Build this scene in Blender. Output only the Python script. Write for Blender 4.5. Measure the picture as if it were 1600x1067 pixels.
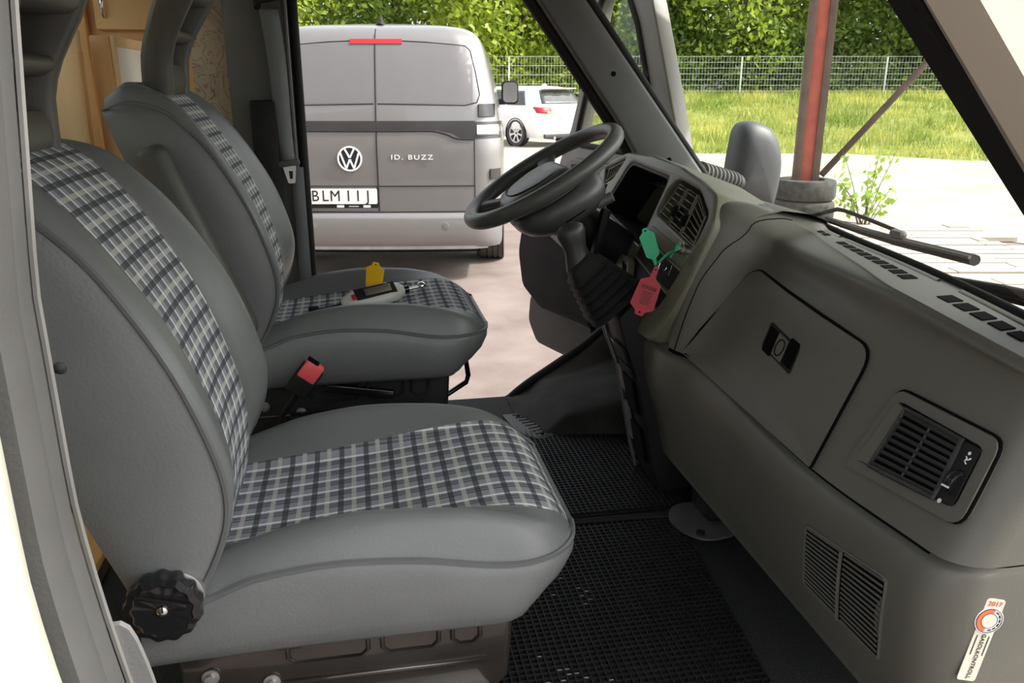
import bpy, bmesh, math, random
import numpy as np
from mathutils import Vector, Matrix

R = math.radians
scene = bpy.context.scene
COL = scene.collection
for o in list(bpy.data.objects):
    bpy.data.objects.remove(o)

# ---------------------------------------------------------------- camera
F_PX = 1280.0
PITCH = math.atan(401 / F_PX)
YAW = R(10.6)
cam_d = bpy.data.cameras.new('camera')
cam_d.sensor_width = 36.0
cam_d.lens = 36.0 * F_PX / 1600.0
cam_d.clip_start = 0.02
cam_d.clip_end = 300
cam = bpy.data.objects.new('camera', cam_d)
COL.objects.link(cam)
cam.location = (0, 0, 1.47)
cam.rotation_euler = (R(90) - PITCH, 0, -YAW)
scene.camera = cam

# ---------------------------------------------------------------- sky, sun, exposure
world = bpy.data.worlds.new('world')
scene.world = world
world.use_nodes = True
wn = world.node_tree
wn.nodes.clear()
sky = wn.nodes.new('ShaderNodeTexSky')
sky.sky_type = 'NISHITA'
sky.sun_disc = False
sky.sun_elevation = R(46)
sky.sun_rotation = R(108)
sky.air_density = 1.0
sky.dust_density = 4.0
sky.ozone_density = 0.6
bg = wn.nodes.new('ShaderNodeBackground')
hsv = wn.nodes.new('ShaderNodeHueSaturation')
hsv.inputs['Saturation'].default_value = 0.25
wn.links.new(sky.outputs[0], hsv.inputs['Color'])
wn.links.new(hsv.outputs[0], bg.inputs['Color'])
bg.inputs['Strength'].default_value = 0.55
wout = wn.nodes.new('ShaderNodeOutputWorld')
wn.links.new(bg.outputs[0], wout.inputs['Surface'])

sun_d = bpy.data.lights.new('sun', 'SUN')
sun_d.energy = 6.2
sun_d.angle = R(1.5)
sun_d.color = (1.0, 0.95, 0.86)
sun = bpy.data.objects.new('sun', sun_d)
COL.objects.link(sun)
sun_dir = Vector((0.95, -0.30, 1.03)).normalized()      # towards the sun
sun.rotation_euler = sun_dir.to_track_quat('Z', 'Y').to_euler()
sun.location = (8, -3, 9)

vs = scene.view_settings
vs.view_transform = 'Standard'
vs.look = 'None'
vs.exposure = -0.18
vs.gamma = 1.0
vs.use_curve_mapping = False

# ---------------------------------------------------------------- materials
MATS = {}


def nodes_of(m):
    m.use_nodes = True
    nt = m.node_tree
    return nt, nt.nodes['Principled BSDF']


def mat(name, col, rough=0.5, metal=0.0, var=0.12, vscale=8.0, bump=0.0, bscale=300.0, spec=0.5,
        coat=0.0, col2=None, trans=0.0):
    if name in MATS:
        return MATS[name]
    m = bpy.data.materials.new(name)
    nt, b = nodes_of(m)
    b.inputs['Roughness'].default_value = rough
    b.inputs['Metallic'].default_value = metal
    b.inputs['Specular IOR Level'].default_value = spec
    b.inputs['Coat Weight'].default_value = coat
    tc = nt.nodes.new('ShaderNodeTexCoord')
    nz = nt.nodes.new('ShaderNodeTexNoise')
    nz.inputs['Scale'].default_value = vscale
    nz.inputs['Detail'].default_value = 5
    nt.links.new(tc.outputs['Object'], nz.inputs['Vector'])
    mx = nt.nodes.new('ShaderNodeMix')
    mx.data_type = 'RGBA'
    c2 = col2 if col2 else tuple(min(1, c * (1 + var)) for c in col)
    c1 = col if col2 else tuple(c * (1 - var) for c in col)
    mx.inputs[6].default_value = (*c1, 1)
    mx.inputs[7].default_value = (*c2, 1)
    rp = nt.nodes.new('ShaderNodeMapRange')
    rp.inputs[1].default_value = 0.35
    rp.inputs[2].default_value = 0.65
    nt.links.new(nz.outputs['Fac'], rp.inputs[0])
    nt.links.new(rp.outputs[0], mx.inputs[0])
    nt.links.new(mx.outputs[2], b.inputs['Base Color'])
    if bump > 0:
        n2 = nt.nodes.new('ShaderNodeTexNoise')
        n2.inputs['Scale'].default_value = bscale
        n2.inputs['Detail'].default_value = 3
        nt.links.new(tc.outputs['Object'], n2.inputs['Vector'])
        bp = nt.nodes.new('ShaderNodeBump')
        bp.inputs['Strength'].default_value = bump
        bp.inputs['Distance'].default_value = 0.002
        nt.links.new(n2.outputs['Fac'], bp.inputs['Height'])
        nt.links.new(bp.outputs[0], b.inputs['Normal'])
    if trans > 0:
        out = [n for n in nt.nodes if n.type == 'OUTPUT_MATERIAL'][0]
        tl = nt.nodes.new('ShaderNodeBsdfTranslucent')
        nt.links.new(mx.outputs[2], tl.inputs['Color'])
        ms = nt.nodes.new('ShaderNodeMixShader')
        ms.inputs[0].default_value = trans
        nt.links.new(b.outputs[0], ms.inputs[1])
        nt.links.new(tl.outputs[0], ms.inputs[2])
        nt.links.new(ms.outputs[0], out.inputs['Surface'])
    MATS[name] = m
    return m


def glass_mat(name, tint=(1, 1, 1), gloss=0.07, rough=0.02):
    m = bpy.data.materials.new(name)
    m.use_nodes = True
    nt = m.node_tree
    nt.nodes.clear()
    t = nt.nodes.new('ShaderNodeBsdfTransparent')
    t.inputs['Color'].default_value = (*tint, 1)
    g = nt.nodes.new('ShaderNodeBsdfGlossy')
    g.inputs['Roughness'].default_value = rough
    mx = nt.nodes.new('ShaderNodeMixShader')
    mx.inputs[0].default_value = gloss
    o = nt.nodes.new('ShaderNodeOutputMaterial')
    nt.links.new(t.outputs[0], mx.inputs[1])
    nt.links.new(g.outputs[0], mx.inputs[2])
    nt.links.new(mx.outputs[0], o.inputs['Surface'])
    MATS[name] = m
    return m


def plaid_mat(name, base, dark, cream, white):
    m = bpy.data.materials.new(name)
    nt, b = nodes_of(m)
    b.inputs['Roughness'].default_value = 0.92
    b.inputs['Specular IOR Level'].default_value = 0.15
    uv = nt.nodes.new('ShaderNodeUVMap')
    uv.uv_map = 'UVMap'
    sp = nt.nodes.new('ShaderNodeSeparateXYZ')
    nt.links.new(uv.outputs[0], sp.inputs[0])

    def mth(op, a, bb=None):
        n = nt.nodes.new('ShaderNodeMath')
        n.operation = op
        for i, v in enumerate((a, bb)):
            if v is None:
                continue
            if isinstance(v, (int, float)):
                n.inputs[i].default_value = v
            else:
                nt.links.new(v, n.inputs[i])
        return n.outputs[0]

    def stripe(c, period, off, width):
        f = mth('FRACT', mth('ADD', mth('DIVIDE', c, period), off))
        return mth('LESS_THAN', f, width / period)

    def mix(fac, a, col):
        n = nt.nodes.new('ShaderNodeMix')
        n.data_type = 'RGBA'
        nt.links.new(fac, n.inputs[0])
        if isinstance(a, tuple):
            n.inputs[6].default_value = (*a, 1)
        else:
            nt.links.new(a, n.inputs[6])
        n.inputs[7].default_value = (*col, 1)
        return n.outputs[2]
    u, v = sp.outputs[0], sp.outputs[1]
    P1, P2 = 0.041, 0.037
    c = base
    light = tuple(x * 1.5 for x in base)
    c = mix(mth('MULTIPLY', stripe(v, P2, 0.0, 0.013), 0.55), c, light)
    c = mix(mth('MULTIPLY', stripe(v, P2, 0.42, 0.004), 0.55), c, dark)
    c = mix(mth('MULTIPLY', stripe(v, P2, 0.62, 0.004), 0.55), c, dark)
    c = mix(mth('MULTIPLY', stripe(v, P2, 0.18, 0.0055), 0.85), c, white)
    c = mix(mth('MULTIPLY', stripe(u, P1, 0.0, 0.0085), 0.74), c, dark)
    c = mix(mth('MULTIPLY', stripe(u, P1, 0.5, 0.0072), 0.66), c, cream)
    both = mth('MULTIPLY', stripe(u, P1, 0.5, 0.0072), stripe(v, P2, 0.18, 0.0045))
    c = mix(both, c, white)
    # fine weave
    w = nt.nodes.new('ShaderNodeTexNoise')
    w.inputs['Scale'].default_value = 900
    nt.links.new(uv.outputs[0], w.inputs['Vector'])
    vr = nt.nodes.new('ShaderNodeMix')
    vr.data_type = 'RGBA'
    vr.blend_type = 'MULTIPLY'
    vr.inputs[0].default_value = 0.35
    nt.links.new(c, vr.inputs[6])
    nt.links.new(w.outputs['Color'], vr.inputs[7])
    nt.links.new(vr.outputs[2], b.inputs['Base Color'])
    bp = nt.nodes.new('ShaderNodeBump')
    bp.inputs['Strength'].default_value = 0.2
    bp.inputs['Distance'].default_value = 0.001
    nt.links.new(w.outputs['Fac'], bp.inputs['Height'])
    nt.links.new(bp.outputs[0], b.inputs['Normal'])
    MATS[name] = m
    return m


def floral_mat(name):
    m = bpy.data.materials.new(name)
    nt, b = nodes_of(m)
    b.inputs['Roughness'].default_value = 0.9
    tc = nt.nodes.new('ShaderNodeTexCoord')
    n1 = nt.nodes.new('ShaderNodeTexNoise')
    n1.inputs['Scale'].default_value = 9
    n1.inputs['Distortion'].default_value = 3.0
    nt.links.new(tc.outputs['Object'], n1.inputs['Vector'])
    r1 = nt.nodes.new('ShaderNodeValToRGB')
    e = r1.color_ramp.elements
    e[0].position = 0.0
    e[0].color = (0.46, 0.39, 0.27, 1)
    e[1].position = 1.0
    e[1].color = (0.50, 0.42, 0.30, 1)
    for p, c in ((0.44, (0.47, 0.40, 0.29, 1)), (0.47, (0.20, 0.15, 0.14, 1)), (0.495, (0.46, 0.38, 0.28, 1)),
                 (0.58, (0.48, 0.40, 0.29, 1)), (0.62, (0.34, 0.20, 0.17, 1)), (0.66, (0.49, 0.40, 0.30, 1))):
        x = e.new(p)
        x.color = c
    nt.links.new(n1.outputs['Fac'], r1.inputs[0])
    nt.links.new(r1.outputs[0], b.inputs['Base Color'])
    MATS[name] = m
    return m


def wood_mat(name, c1, c2, axis=2, rough=0.45, scale=14):
    m = bpy.data.materials.new(name)
    nt, b = nodes_of(m)
    b.inputs['Roughness'].default_value = rough
    tc = nt.nodes.new('ShaderNodeTexCoord')
    mp = nt.nodes.new('ShaderNodeMapping')
    s = [scale, scale, scale]
    s[axis] = scale * 0.08
    mp.inputs['Scale'].default_value = s
    nt.links.new(tc.outputs['Object'], mp.inputs['Vector'])
    nz = nt.nodes.new('ShaderNodeTexNoise')
    nz.inputs['Scale'].default_value = 3
    nz.inputs['Detail'].default_value = 6
    nt.links.new(mp.outputs[0], nz.inputs['Vector'])
    mx = nt.nodes.new('ShaderNodeMix')
    mx.data_type = 'RGBA'
    mx.inputs[6].default_value = (*c1, 1)
    mx.inputs[7].default_value = (*c2, 1)
    nt.links.new(nz.outputs['Fac'], mx.inputs[0])
    nt.links.new(mx.outputs[2], b.inputs['Base Color'])
    MATS[name] = m
    return m


VINYL = mat('grey_vinyl', (0.128, 0.135, 0.132), 0.42, bump=0.25, bscale=220, var=0.05)
PIPING = mat('grey_piping', (0.10, 0.105, 0.105), 0.35, var=0.05)
PLAID = plaid_mat('plaid_fabric', (0.235, 0.252, 0.27), (0.045, 0.045, 0.052), (0.58, 0.57, 0.50), (0.85, 0.87, 0.87))
HEADR = mat('headrest_plastic', (0.058, 0.058, 0.050), 0.5, bump=0.2, bscale=350, var=0.05)
DASH = mat('dash_plastic', (0.112, 0.109, 0.090), 0.46, bump=0.12, bscale=420, var=0.04)
DASHL = mat('dash_plastic_olive', (0.155, 0.152, 0.105), 0.42, bump=0.10, bscale=420, var=0.04)
BLACK = mat('black_plastic', (0.012, 0.012, 0.012), 0.6, var=0.2, spec=0.25)
BLACKV = mat('black_void', (0.003, 0.003, 0.003), 0.9, var=0.2, spec=0.1)
BLACKG = mat('black_gloss', (0.010, 0.010, 0.011), 0.18, var=0.2)
RUBBER = mat('black_rubber', (0.014, 0.014, 0.014), 0.7, var=0.2, spec=0.25)
RUBBERG = mat('grey_rubber', (0.12, 0.12, 0.118), 0.6, var=0.08, bump=0.15, bscale=300)
FRAMER = mat('frame_rubber', (0.055, 0.055, 0.053), 0.6, var=0.1, bump=0.15, bscale=300)
CHROME = mat('chrome', (0.75, 0.75, 0.74), 0.14, 1.0, var=0.04)
STEEL = mat('bare_steel', (0.32, 0.32, 0.31), 0.4, 0.8, var=0.15)
PAINTB = mat('black_paint_metal', (0.03, 0.026, 0.023), 0.22, 0.3, var=0.2, coat=0.5)
CREAM = mat('cream_paint', (0.54, 0.545, 0.455), 0.35, var=0.03, coat=0.3)
HEADL = mat('headliner', (0.22, 0.22, 0.20), 0.8, var=0.04)
PGREY = mat('pillar_grey', (0.26, 0.24, 0.22), 0.55, var=0.06)
CREAMD = mat('cream_plastic', (0.52, 0.48, 0.40), 0.5, var=0.03)
PILLAR = mat('pillar_trim', (0.075, 0.077, 0.074), 0.5, bump=0.12, bscale=350, var=0.05)
CARPET = mat('black_carpet', (0.020, 0.020, 0.019), 0.95, bump=0.8, bscale=700, var=0.4, vscale=200)
WINDG = glass_mat('clear_glass', (0.95, 0.98, 0.95), 0.045)
WHITE = mat('white_plastic', (0.72, 0.72, 0.70), 0.4, var=0.03)
RED = mat('red_plastic', (0.44, 0.018, 0.032), 0.4, var=0.06)
BUTTON = mat('buckle_red', (0.78, 0.10, 0.11), 0.4, var=0.05)
GREEN = mat('green_plastic', (0.03, 0.52, 0.24), 0.4, var=0.05)
YELLOW = mat('yellow_plastic', (0.95, 0.56, 0.01), 0.4, var=0.05)
INK = mat('ink_black', (0.008, 0.008, 0.008), 0.6, var=0.1)
INKW = mat('ink_white', (0.8, 0.8, 0.8), 0.5, var=0.02)


# ---------------------------------------------------------------- helpers
OFF = {}


def tag(o, label=None, cat=None, group=None, kind=None):
    if label:
        o['label'] = label
    if cat:
        o['category'] = cat
    if group:
        o['group'] = group
    if kind:
        o['kind'] = kind
    return o


def thing(name, label, cat, loc=(0, 0, 0), rotz=0.0, group=None, local=False, kind=None):
    """An Empty at the thing's base. local=False: the parts are given in world coordinates."""
    o = bpy.data.objects.new(name, None)
    o.empty_display_size = 0.1
    COL.objects.link(o)
    o.location = loc
    o.rotation_euler = (0, 0, rotz)
    OFF[o.name] = Vector((0, 0, 0)) if local else Vector(loc)
    return tag(o, label, cat, group, kind)


def link(name, me, m, parent=None, smooth=True):
    o = bpy.data.objects.new(name, me)
    COL.objects.link(o)
    if m is not None:
        me.materials.clear()
        me.materials.append(m)
    if smooth:
        for p in me.polygons:
            p.use_smooth = True
    if parent is not None:
        o.parent = parent
        off = OFF.get(parent.name, Vector((0, 0, 0)))
        OFF[o.name] = off
        if off.length > 0:
            me.transform(Matrix.Translation(-off))
    else:
        OFF[o.name] = Vector((0, 0, 0))
    return o


def sharp_edges(me, ang=35):
    bm = bmesh.new()
    bm.from_mesh(me)
    for e in bm.edges:
        if len(e.link_faces) == 2:
            if e.calc_face_angle(0) > R(ang):
                e.smooth = False
    bm.to_mesh(me)
    bm.free()


def mesh(name, verts, faces, m, parent=None, smooth=True, uv=None, sharp=None, recalc=True):
    me = bpy.data.meshes.new(name)
    me.from_pydata([tuple(v) for v in verts], [], faces)
    if uv is not None:
        l = me.uv_layers.new(name='UVMap')
        for p in me.polygons:
            for li in p.loop_indices:
                l.data[li].uv = uv[me.loops[li].vertex_index]
    if recalc:
        bm = bmesh.new()
        bm.from_mesh(me)
        bmesh.ops.recalc_face_normals(bm, faces=bm.faces)
        bm.to_mesh(me)
        bm.free()
    if sharp:
        sharp_edges(me, sharp)
    return link(name, me, m, parent, smooth)


def from_bm(name, bm, m, parent=None, smooth=True, sharp=35):
    bmesh.ops.recalc_face_normals(bm, faces=bm.faces)
    me = bpy.data.meshes.new(name)
    bm.to_mesh(me)
    bm.free()
    if sharp:
        sharp_edges(me, sharp)
    return link(name, me, m, parent, smooth)


def bm_box(bm, size, center, bevel=0.0, rot=None, seg=2):
    r = bmesh.ops.create_cube(bm, size=1.0)
    vs_ = r['verts']
    bmesh.ops.scale(bm, vec=size, verts=vs_)
    if bevel > 0:
        es = list({e for v in vs_ for e in v.link_edges})
        rr = bmesh.ops.bevel(bm, geom=es, offset=bevel, segments=seg, affect='EDGES', profile=0.5)
        vs_ = list({v for f in rr['faces'] for v in f.verts} | {v for v in vs_ if v.is_valid})
    if rot is not None:
        bmesh.ops.rotate(bm, cent=(0, 0, 0), matrix=rot, verts=vs_)
    bmesh.ops.translate(bm, vec=center, verts=vs_)
    return vs_


def box(name, size, center, m, parent=None, bevel=0.0, rot=None, seg=2):
    bm = bmesh.new()
    bm_box(bm, size, center, bevel, rot, seg)
    return from_bm(name, bm, m, parent)


def prism(name, pts, plane, lo, hi, m, parent=None, bevel=0.0, seg=2):
    """polygon pts in plane 'xz' 'xy' 'yz', extruded along the third axis lo..hi"""
    bm = bmesh.new()

    def P(p, t):
        return {'xz': (p[0], t, p[1]), 'xy': (p[0], p[1], t), 'yz': (t, p[0], p[1])}[plane]
    a = [bm.verts.new(P(p, lo)) for p in pts]
    b = [bm.verts.new(P(p, hi)) for p in pts]
    n = len(pts)
    bm.faces.new(a)
    bm.faces.new(b[::-1])
    for i in range(n):
        bm.faces.new((a[i], b[i], b[(i + 1) % n], a[(i + 1) % n]))
    if bevel > 0:
        bmesh.ops.recalc_face_normals(bm, faces=bm.faces)
        bmesh.ops.bevel(bm, geom=list(bm.edges), offset=bevel, segments=seg, affect='EDGES', profile=0.5)
    return from_bm(name, bm, m, parent)


def catmull(pts, n, closed=False):
    P = [np.array(p, float) for p in pts]
    k = len(P)
    out = []
    segs = k if closed else k - 1
    for i in range(n):
        t = i / (n if closed else n - 1) * segs
        j = min(int(t), segs - 1)
        f = t - j
        if closed:
            p0, p1, p2, p3 = P[(j - 1) % k], P[j % k], P[(j + 1) % k], P[(j + 2) % k]
        else:
            p1, p2 = P[j], P[j + 1]
            p0 = P[j - 1] if j > 0 else 2 * p1 - p2
            p3 = P[j + 2] if j + 2 < k else 2 * p2 - p1
        out.append(0.5 * ((2 * p1) + (-p0 + p2) * f + (2 * p0 - 5 * p1 + 4 * p2 - p3) * f * f
                          + (-p0 + 3 * p1 - 3 * p2 + p3) * f ** 3))
    return out


def pchip(xs, ys, x):
    xs = list(xs)
    if x <= xs[0]:
        return ys[0]
    if x >= xs[-1]:
        return ys[-1]
    n = len(xs)
    d = [(ys[i + 1] - ys[i]) / (xs[i + 1] - xs[i]) for i in range(n - 1)]
    g = [d[0]] + [0 if d[i - 1] * d[i] <= 0 else 2 * d[i - 1] * d[i] / (d[i - 1] + d[i]) for i in range(1, n - 1)] + [d[-1]]
    for i in range(n - 1):
        if x <= xs[i + 1]:
            h = xs[i + 1] - xs[i]
            t = (x - xs[i]) / h
            return ((1 + 2 * t) * (1 - t) ** 2 * ys[i] + t * (1 - t) ** 2 * h * g[i]
                    + t * t * (3 - 2 * t) * ys[i + 1] + t * t * (t - 1) * h * g[i + 1])


def bm_tube(bm, pts, r, res=8, closed=False, caps=True, flat=1.0):
    P = [Vector(p) for p in pts]
    n = len(P)
    rings = []
    prev = None
    for i in range(n):
        if closed:
            t = (P[(i + 1) % n] - P[i - 1])
        else:
            t = P[min(i + 1, n - 1)] - P[max(i - 1, 0)]
        t.normalize()
        if prev is None:
            a = Vector((0, 0, 1)) if abs(t.z) < 0.9 else Vector((1, 0, 0))
            nrm = (a - t * a.dot(t)).normalized()
        else:
            nrm = (prev - t * prev.dot(t)).normalized()
        prev = nrm
        bn = t.cross(nrm)
        rr = r[i] if isinstance(r, (list, tuple)) else r
        rings.append([bm.verts.new(P[i] + nrm * (rr * math.cos(2 * math.pi * k / res)) * flat
                                   + bn * (rr * math.sin(2 * math.pi * k / res))) for k in range(res)])
    m = n if closed else n - 1
    for i in range(m):
        A, B = rings[i], rings[(i + 1) % n]
        for k in range(res):
            bm.faces.new((A[k], A[(k + 1) % res], B[(k + 1) % res], B[k]))
    if caps and not closed:
        bm.faces.new(rings[0][::-1])
        bm.faces.new(rings[-1])


def tube(name, pts, r, m, parent=None, res=8, closed=False, flat=1.0):
    bm = bmesh.new()
    bm_tube(bm, pts, r, res, closed, True, flat)
    return from_bm(name, bm, m, parent, sharp=50)


def bm_lathe(bm, prof, M, res=24, lobes=0, amp=0.0):
    rings = []
    for (r, z) in prof:
        ring = []
        for k in range(res):
            a = 2 * math.pi * k / res
            rr = r * (1 + (amp * math.cos(lobes * a) if lobes and r > 0.001 else 0))
            ring.append(bm.verts.new(M @ Vector((rr * math.cos(a), rr * math.sin(a), z))))
        rings.append(ring)
    for i in range(len(rings) - 1):
        for k in range(res):
            bm.faces.new((rings[i][k], rings[i][(k + 1) % res], rings[i + 1][(k + 1) % res], rings[i + 1][k]))
    bm.faces.new(rings[0][::-1])
    bm.faces.new(rings[-1])


def lathe(name, prof, M, m, parent=None, res=24, lobes=0, amp=0.0, sharp=35):
    bm = bmesh.new()
    bm_lathe(bm, prof, M, res, lobes, amp)
    return from_bm(name, bm, m, parent, sharp=sharp)


def axis_m(origin, zdir, xdir=None):
    z = Vector(zdir).normalized()
    a = Vector(xdir) if xdir else (Vector((0, 0, 1)) if abs(z.z) < 0.9 else Vector((1, 0, 0)))
    x = (a - z * a.dot(z)).normalized()
    y = z.cross(x)
    return Matrix(((x.x, y.x, z.x, origin[0]), (x.y, y.y, z.y, origin[1]), (x.z, y.z, z.z, origin[2]), (0, 0, 0, 1)))


def grid_mesh(name, G, m, parent=None, close_u=False, close_v=False, uvg=None, sharp=None, smooth=True):
    nu, nv = len(G), len(G[0])
    verts = [tuple(p) for row in G for p in row]
    faces = []
    for i in range(nu if close_u else nu - 1):
        for j in range(nv if close_v else nv - 1):
            i2, j2 = (i + 1) % nu, (j + 1) % nv
            faces.append((i * nv + j, i2 * nv + j, i2 * nv + j2, i * nv + j2))
    uv = [tuple(p) for row in uvg for p in row] if uvg else None
    return mesh(name, verts, faces, m, parent, smooth, uv, sharp)


def curve_plate(name, outer, holes, depth, M, m, parent=None, bevel=0.0, smooth=False, sharp=30):
    """2-D outline with holes, extruded depth (from 0 back to -depth in the local z of M)"""
    cu = bpy.data.curves.new(name, 'CURVE')
    cu.dimensions = '2D'
    cu.fill_mode = 'BOTH'
    cu.extrude = depth / 2 - bevel
    cu.bevel_depth = bevel
    cu.bevel_resolution = 2
    cu.offset = -bevel
    for poly in [outer] + list(holes):
        s = cu.splines.new('POLY')
        s.points.add(len(poly) - 1)
        for p, q in zip(s.points, poly):
            p.co = (q[0], q[1], 0, 1)
        s.use_cyclic_u = True
    ob = bpy.data.objects.new(name + '_tmp', cu)
    COL.objects.link(ob)
    me = bpy.data.meshes.new_from_object(ob)
    bpy.data.objects.remove(ob)
    bpy.data.curves.remove(cu)
    me.name = name
    bm = bmesh.new()
    bm.from_mesh(me)
    bmesh.ops.remove_doubles(bm, verts=bm.verts, dist=1e-5)
    bm.to_mesh(me)
    bm.free()
    me.transform(Matrix.Translation((0, 0, -depth / 2)))
    me.transform(M)
    if sharp:
        sharp_edges(me, sharp)
    return link(name, me, m, parent, True)


def text_mesh(name, body, size, M, m, parent=None, extrude=0.0006, sx=1.0, spacing=1.0, bold=0.0):
    cu = bpy.data.curves.new(name, 'FONT')
    cu.body = body
    cu.size = size
    cu.align_x = 'CENTER'
    cu.align_y = 'CENTER'
    cu.extrude = extrude
    cu.space_character = spacing
    cu.offset = bold
    cu.resolution_u = 3
    ob = bpy.data.objects.new(name + '_tmp', cu)
    COL.objects.link(ob)
    me = bpy.data.meshes.new_from_object(ob)
    bpy.data.objects.remove(ob)
    bpy.data.curves.remove(cu)
    me.name = name
    me.transform(Matrix.Diagonal((sx, 1, 1, 1)))
    me.transform(M)
    return link(name, me, m, parent, False)


def rrect(w, h, r, n=5, cx=0, cy=0):
    pts = []
    for (sx, sy, a0) in ((1, 1, 0), (-1, 1, 90), (-1, -1, 180), (1, -1, 270)):
        for k in range(n + 1):
            a = R(a0 + 90 * k / n)
            pts.append((cx + sx * (w / 2 - r) + r * math.cos(a), cy + sy * (h / 2 - r) + r * math.sin(a)))
    return pts


def round_poly(pts, r, n=4):
    out = []
    k = len(pts)
    for i in range(k):
        p0, p1, p2 = (np.array(pts[(i + d) % k], float) for d in (-1, 0, 1))
        a, b = p0 - p1, p2 - p1
        rr = r[i] if isinstance(r, (list, tuple)) else r
        d = min(rr, np.linalg.norm(a) * 0.49, np.linalg.norm(b) * 0.49)
        q0, q2 = p1 + a / np.linalg.norm(a) * d, p1 + b / np.linalg.norm(b) * d
        for j in range(n + 1):
            t = j / n
            out.append(tuple((1 - t) ** 2 * q0 + 2 * t * (1 - t) * p1 + t * t * q2))
    return out

# ================================================================ the cab shell (setting)
fl = prism('floor', [(-0.62, 0.70), (1.05, 0.70), (1.05, 2.47), (-0.62, 2.47)], 'xy', 0.40, 0.495, CARPET)
tag(fl, 'black carpeted cab floor', None, None, 'structure')

# living area floor of pine boards behind the seats
PINE = wood_mat('pine_board', (0.52, 0.27, 0.085), (0.66, 0.38, 0.14), axis=1, scale=22)
PINE_D = mat('dark_gap', (0.05, 0.025, 0.012), 0.8)
rf = prism('floor', [(-2.6, 0.70), (-0.56, 0.70), (-0.56, 2.9), (-2.6, 2.9)], 'xy', 0.40, 0.505, PINE_D)
tag(rf, 'sub floor under the pine boards of the living area', None, None, 'structure')
rng = random.Random(4)
for i in range(12):
    x1 = -0.57 - i * 0.135
    tag(box('plank', (0.118, 2.15, 0.02), (x1 - 0.059, 1.8, 0.517), PINE, rf, 0.004), None)

# driver-side (far) B pillar
pb = thing('wall_left', 'dark grey trim of the pillar behind the driver door', None, (-0.2, 2.47, 0.5), kind='structure')
G = []
prof = [(-0.33, 2.46), (-0.30, 2.435), (-0.22, 2.43), (-0.175, 2.425), (-0.173, 2.43), (-0.162, 2.455), (-0.162, 2.50), (-0.33, 2.52)]
G = [[(x + 0.0, y + 0.02 * (z - 1.2) * 0, z) for (x, y) in prof] for z in np.linspace(0.45, 1.85, 12)]
grid_mesh('pillar_cover', G, PILLAR, pb, close_v=True, sharp=40)
tube('door_seal', [(-0.145, 2.458, z) for z in np.linspace(0.45, 1.82, 14)], 0.013, RUBBER, pb, res=10)
tube('seal_lip', [(-0.164, 2.430, z) for z in np.linspace(0.45, 1.82, 14)], 0.005, RUBBERG, pb, res=6)
box('body_flange', (0.05, 0.03, 1.4), (-0.172, 2.50, 1.14), PILLAR, pb, 0.006)
box('lower_cover', (0.07, 0.05, 0.42), (-0.24, 2.415, 1.22), BLACK, pb, 0.008)

# living area wall with floral cloth behind the driver seat
FLORAL = floral_mat('floral_cloth')
lw = box('wall_rear', (0.10, 0.05, 1.35), (-0.385, 2.56, 1.18), FLORAL, None, 0.004)
tag(lw, 'beige floral cloth lining beside the driver pillar', None, None, 'structure')
lw2 = box('wall_left', (2.3, 0.05, 2.1), (-1.58, 2.95, 1.5), FLORAL, None, 0.004)
tag(lw2, 'floral lined side wall of the living area', None, None, 'structure')
rw = box('wall_back', (0.05, 2.4, 2.1), (-2.65, 1.8, 1.5), CREAMD, None, 0.004)
tag(rw, 'back wall of the living area', None, None, 'structure')
hatch = rrect(1.0, 1.3, 0.08, 4, -1.27, 1.85)  # unseen roof hatch, added to let sky light onto the furniture
ceil = curve_plate('ceiling', [(-2.7, 0.55), (1.55, 0.62), (1.55, 2.58), (-2.7, 3.0)], [hatch], 0.16, Matrix.Translation((0, 0, 2.02)), CREAM)  # overcab, out of view, reaches far enough forward to keep sun off the dash
w3 = curve_plate('added_hatch', hatch, [], 0.008, Matrix.Translation((0, 0, 2.03)), WINDG)
tag(w3, 'unseen clear roof hatch added to light the living area', None, None, 'structure')
for (ya, yb, za, lab) in ((0.60, 0.74, 1.63, 'unseen grey rail above the passenger door, added to cut sky light'), (2.42, 2.56, 1.73, 'unseen grey rail above the driver door, added to cut sky light')):  # unseen low headers, added so less sky light reaches the driver seat
    hb = box('ceiling', (1.35, yb - ya, 1.86 - za), (-0.05, (ya + yb) / 2, (1.86 + za) / 2), HEADL, None, 0.02)
    tag(hb, lab, None, None, 'structure')
hl = box('ceiling', (1.95, 1.75, 0.02), (0.28, 1.58, 1.845), HEADL, None, 0.004)
tag(hl, 'grey headliner of the cab', None, None, 'structure')
tag(ceil, 'cream roof of the camper, unseen overcab drawn forward to shade the dash', None, None, 'structure')
rsd = curve_plate('wall_right', [(-2.7, 0.35), (-0.62, 0.35), (-0.62, 1.86), (-2.7, 1.86)], [rrect(1.5, 0.72, 0.08, 4, -1.55, 1.36)], 0.06, Matrix(((1, 0, 0, 0), (0, 0, -1, 0.60), (0, 1, 0, 0), (0, 0, 0, 1))), CREAM)
w2 = curve_plate('added_window', rrect(1.5, 0.72, 0.08, 4, -1.55, 1.36), [], 0.006, Matrix(((1, 0, 0, 0), (0, 0, -1, 0.63), (0, 1, 0, 0), (0, 0, 0, 1))), WINDG)  # out-of-view window, added to bring daylight to the wood
tag(w2, 'unseen side window added to light the living area', None, None, 'structure')
tag(rsd, 'cream outer side of the camper behind the passenger door', None, None, 'structure')

# passenger-side (near) B pillar: cream body edge, grey rubber, lip
nb = thing('trim_1', 'cream body edge and grey rubber seal of the passenger door frame', None, (-0.26, 0.62, 0.35), kind='structure')


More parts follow.
